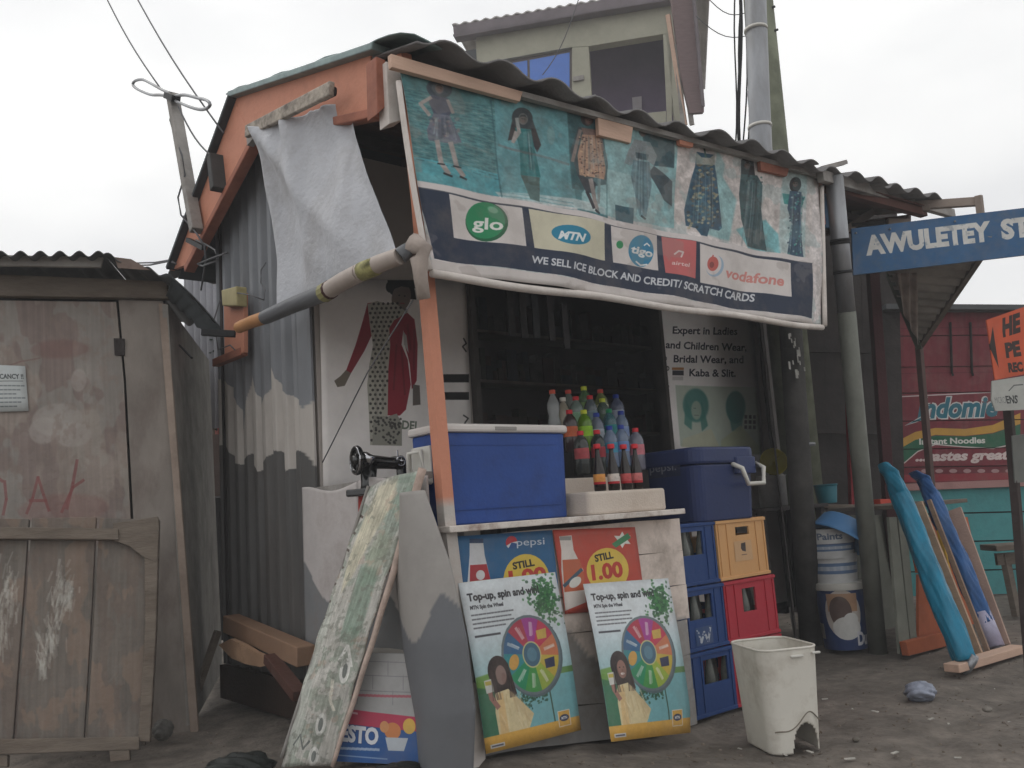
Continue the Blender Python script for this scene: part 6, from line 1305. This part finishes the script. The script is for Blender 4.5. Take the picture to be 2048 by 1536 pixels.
MB().lathe([(.001,0),(12*wd2,.0),(24*wd2,.03),(27*wd2,.05)],c=PD(1545,926,wd2*F+.0)+[0,0,0],n=26,mat=R2,capt=False,capb=False).build('yellow_bowl',M('yellow_plastic',(140,130,44),.45,.15,5,.05),smooth=True,solid=.003,label='yellow plastic bowl standing on edge above the pot by the drinks cooler',cat='bowl')
MB().box(PD(1545,958,wd2*F+.12),(.03,.03,.16)).build('bowl_rest',m_db,dt)
tb_=PY(1656,1014,4.1); s3=float((tb_-O)@cf)/F
tbk=thing('teal_bucket','small teal bucket on the ledge left of the slim pole','bucket',(tb_[0],4.1,l0[2]+.03))
MB().lathe([(18*s3,0),(22*s3,36*s3)],c=(0,0,0),n=22,capt=False).build('bucket_body',M('teal_plastic',(30,104,118),.45,.15,5,.05),tbk,smooth=True,local=True,solid=.003,smang=60)
MB().lathe([(22.5*s3,34*s3),(23*s3,37*s3)],n=22,capb=False,capt=False).build('rim',bpy.data.materials['teal_plastic'],tbk,smooth=True,local=True,solid=.004)
# ------------------------------------------------------------------ things lying about
def lump(name,c,r,mt,lab,cat,sq=(1,1,.6),amp=.35,seed=1,n=22):
    rr=random.Random(seed); ph=[(rr.uniform(2,7),rr.uniform(2,7),rr.uniform(0,6)) for _ in range(6)]
    def fn(u,v):
        th=u*2*math.pi; fi=v*math.pi; d=np.array([math.sin(fi)*math.cos(th),math.sin(fi)*math.sin(th),math.cos(fi)])
        k=1+amp*sum(abs(math.sin(a*d[0]*1.3+b*d[1]+p+c_*d[2])) for (a,b,p),c_ in zip(ph,(3,4,2,5,3,6)))/6-amp*.4
        return np.array(c)+d*r*k*np.array(sq)
    return MB().grid(fn,n*2,n).build(name,mt,smooth=True,label=lab,cat=cat)
p=PZ(1842,1394); lump('crumpled_bag',p+[0,0,.03],.062,M('pale_bag',(150,156,172),.4,.4,14,.6,30),'crumpled pale blue plastic bag on the dirt right of the white bin','plastic bag',sq=(1.15,1,.65),amp=.9,seed=4)
p=PZ(474,1545); lump('black_bag',p+[0,0,.0],.10,M('black_plastic_bag',(32,36,34),.45,.4,9,.6,20),'black plastic bag at the bottom edge left of the signboard','plastic bag',sq=(1.3,1,.6),amp=.8,seed=9)
p=PZ(792,1550); lump('black_bag',p+[0,0,.0],.07,bpy.data.materials['black_plastic_bag'],'black plastic bag at the bottom edge in front of the carton','plastic bag',sq=(1.4,1,.5),amp=.8,seed=12)
p=PZ(326,1476); lump('clear_bag',p+[0,0,.04],.042,M('dull_clear_plastic',(100,98,94),.3,.4,9,.5,20),'small crumpled clear plastic cup beside the foot of the plank gate','plastic cup',sq=(1,1,1),amp=.7,seed=3)
g=MB();g2=MB()
for k in range(2600):
    x=random.uniform(1.0,8.0);y=random.uniform(.3,5.0)
    s_=random.choice([.002,.003,.004,.006,.009]) if random.random()<.96 else .012
    a=random.random()*3; r=[random.uniform(.6,1.3)*s_ for _ in range(3)]
    P=[np.array([math.cos(a+t)*r[0],math.sin(a+t)*r[1],0]) for t in (0,1.3,2.6,3.9,5.1)]; c=np.array([x,y,gz(x,y)+gfine(x,y)*.85-.006]); 
    g.add([c+q for q in P]+[c+q*.6+[0,0,s_*.8] for q in P],[(0,1,6,5),(1,2,7,6),(2,3,8,7),(3,4,9,8),(4,0,5,9),(5,6,7,8,9)])
g.build('gravel',M('pebbles',(120,110,100),.9,.5,30,0),kind='stuff',label='small pebbles scattered over the dirt',cat='gravel',orig=(3,2,0))
for (x,y) in ((2018,1446),(1898,1450),(1916,1518),(1700,1520),(1480,1500),(1570,1512),(1620,1506),(1750,1425),(1790,1508),(1705,1420),(1650,1400),(1990,1380),(1862,1440)):
    c=PZ(x,y)+[0,0,.004]; a=random.random()*3;L=random.uniform(.008,.024)
    d=np.array([math.cos(a),math.sin(a),0])*L; e=np.array([-math.sin(a),math.cos(a),0])*L*.4; g2.slab([c-d-e,c+d-e*.5,c+d+e,c-d+e*.7],(0,0,.004))
g2.build('litter',M('pale_litter',(186,182,174),.8,.5,30,0),kind='stuff',label='scraps of paper and plastic trodden into the dirt',cat='litter')
lf=MB()
for k in range(420):
    x=random.uniform(1.8,7);y=random.uniform(.8,3.0); a=random.random()*6;L=random.uniform(.006,.02); c=np.array([x,y,gz(x,y)+gfine(x,y)*.85-.001]); d=np.array([math.cos(a),math.sin(a),.2])*L; e=np.array([-math.sin(a),math.cos(a),0])*L*.35
    lf.add([c-d,c+e,c+d,c-e],[(0,1,2,3)])
lf.build('dry_leaves',M('dry_bits',(84,70,56),.9,.5,30,0),kind='stuff',label='dry leaf bits and chips on the dirt',cat='leaf litter',orig=(3,2,0))

for (x,y,r,c_,lab) in ((1610,1472,.02,(150,120,90),'small tan stone on the dirt beside the white bin'),(1975,1420,.022,(130,124,116),'grey stone on the dirt at the lower right'),(1712,1480,.016,(110,104,96),'small dark stone between the bin and the plastic bag')):
    p=PZ(x,y); lump('loose_stone',p+[0,0,.003],r,M('stone',c_,.9,.3,20,.4),lab,'stone',sq=(1.2,.9,.55),amp=.5,seed=int(x),n=10)
# haze volume added to lift the dark tones like a lens veil
hz=M('veil_haze',(255,255,255)); t=hz.node_tree; t.nodes.clear(); v=N(t,'ShaderNodeVolumePrincipled'); v.inputs['Color'].default_value=(.93,.94,.96,1); v.inputs['Density'].default_value=HAZE; v.inputs['Anisotropy'].default_value=.0
o_=N(t,'ShaderNodeOutputMaterial'); t.links.new(v.outputs[0],o_.inputs['Volume'])
if HAZE: MB().box((10,10,6.2),(60,60,15.6)).build('haze',hz,kind='stuff',label='pale haze volume added over the whole street to lift the dark tones',cat='haze')
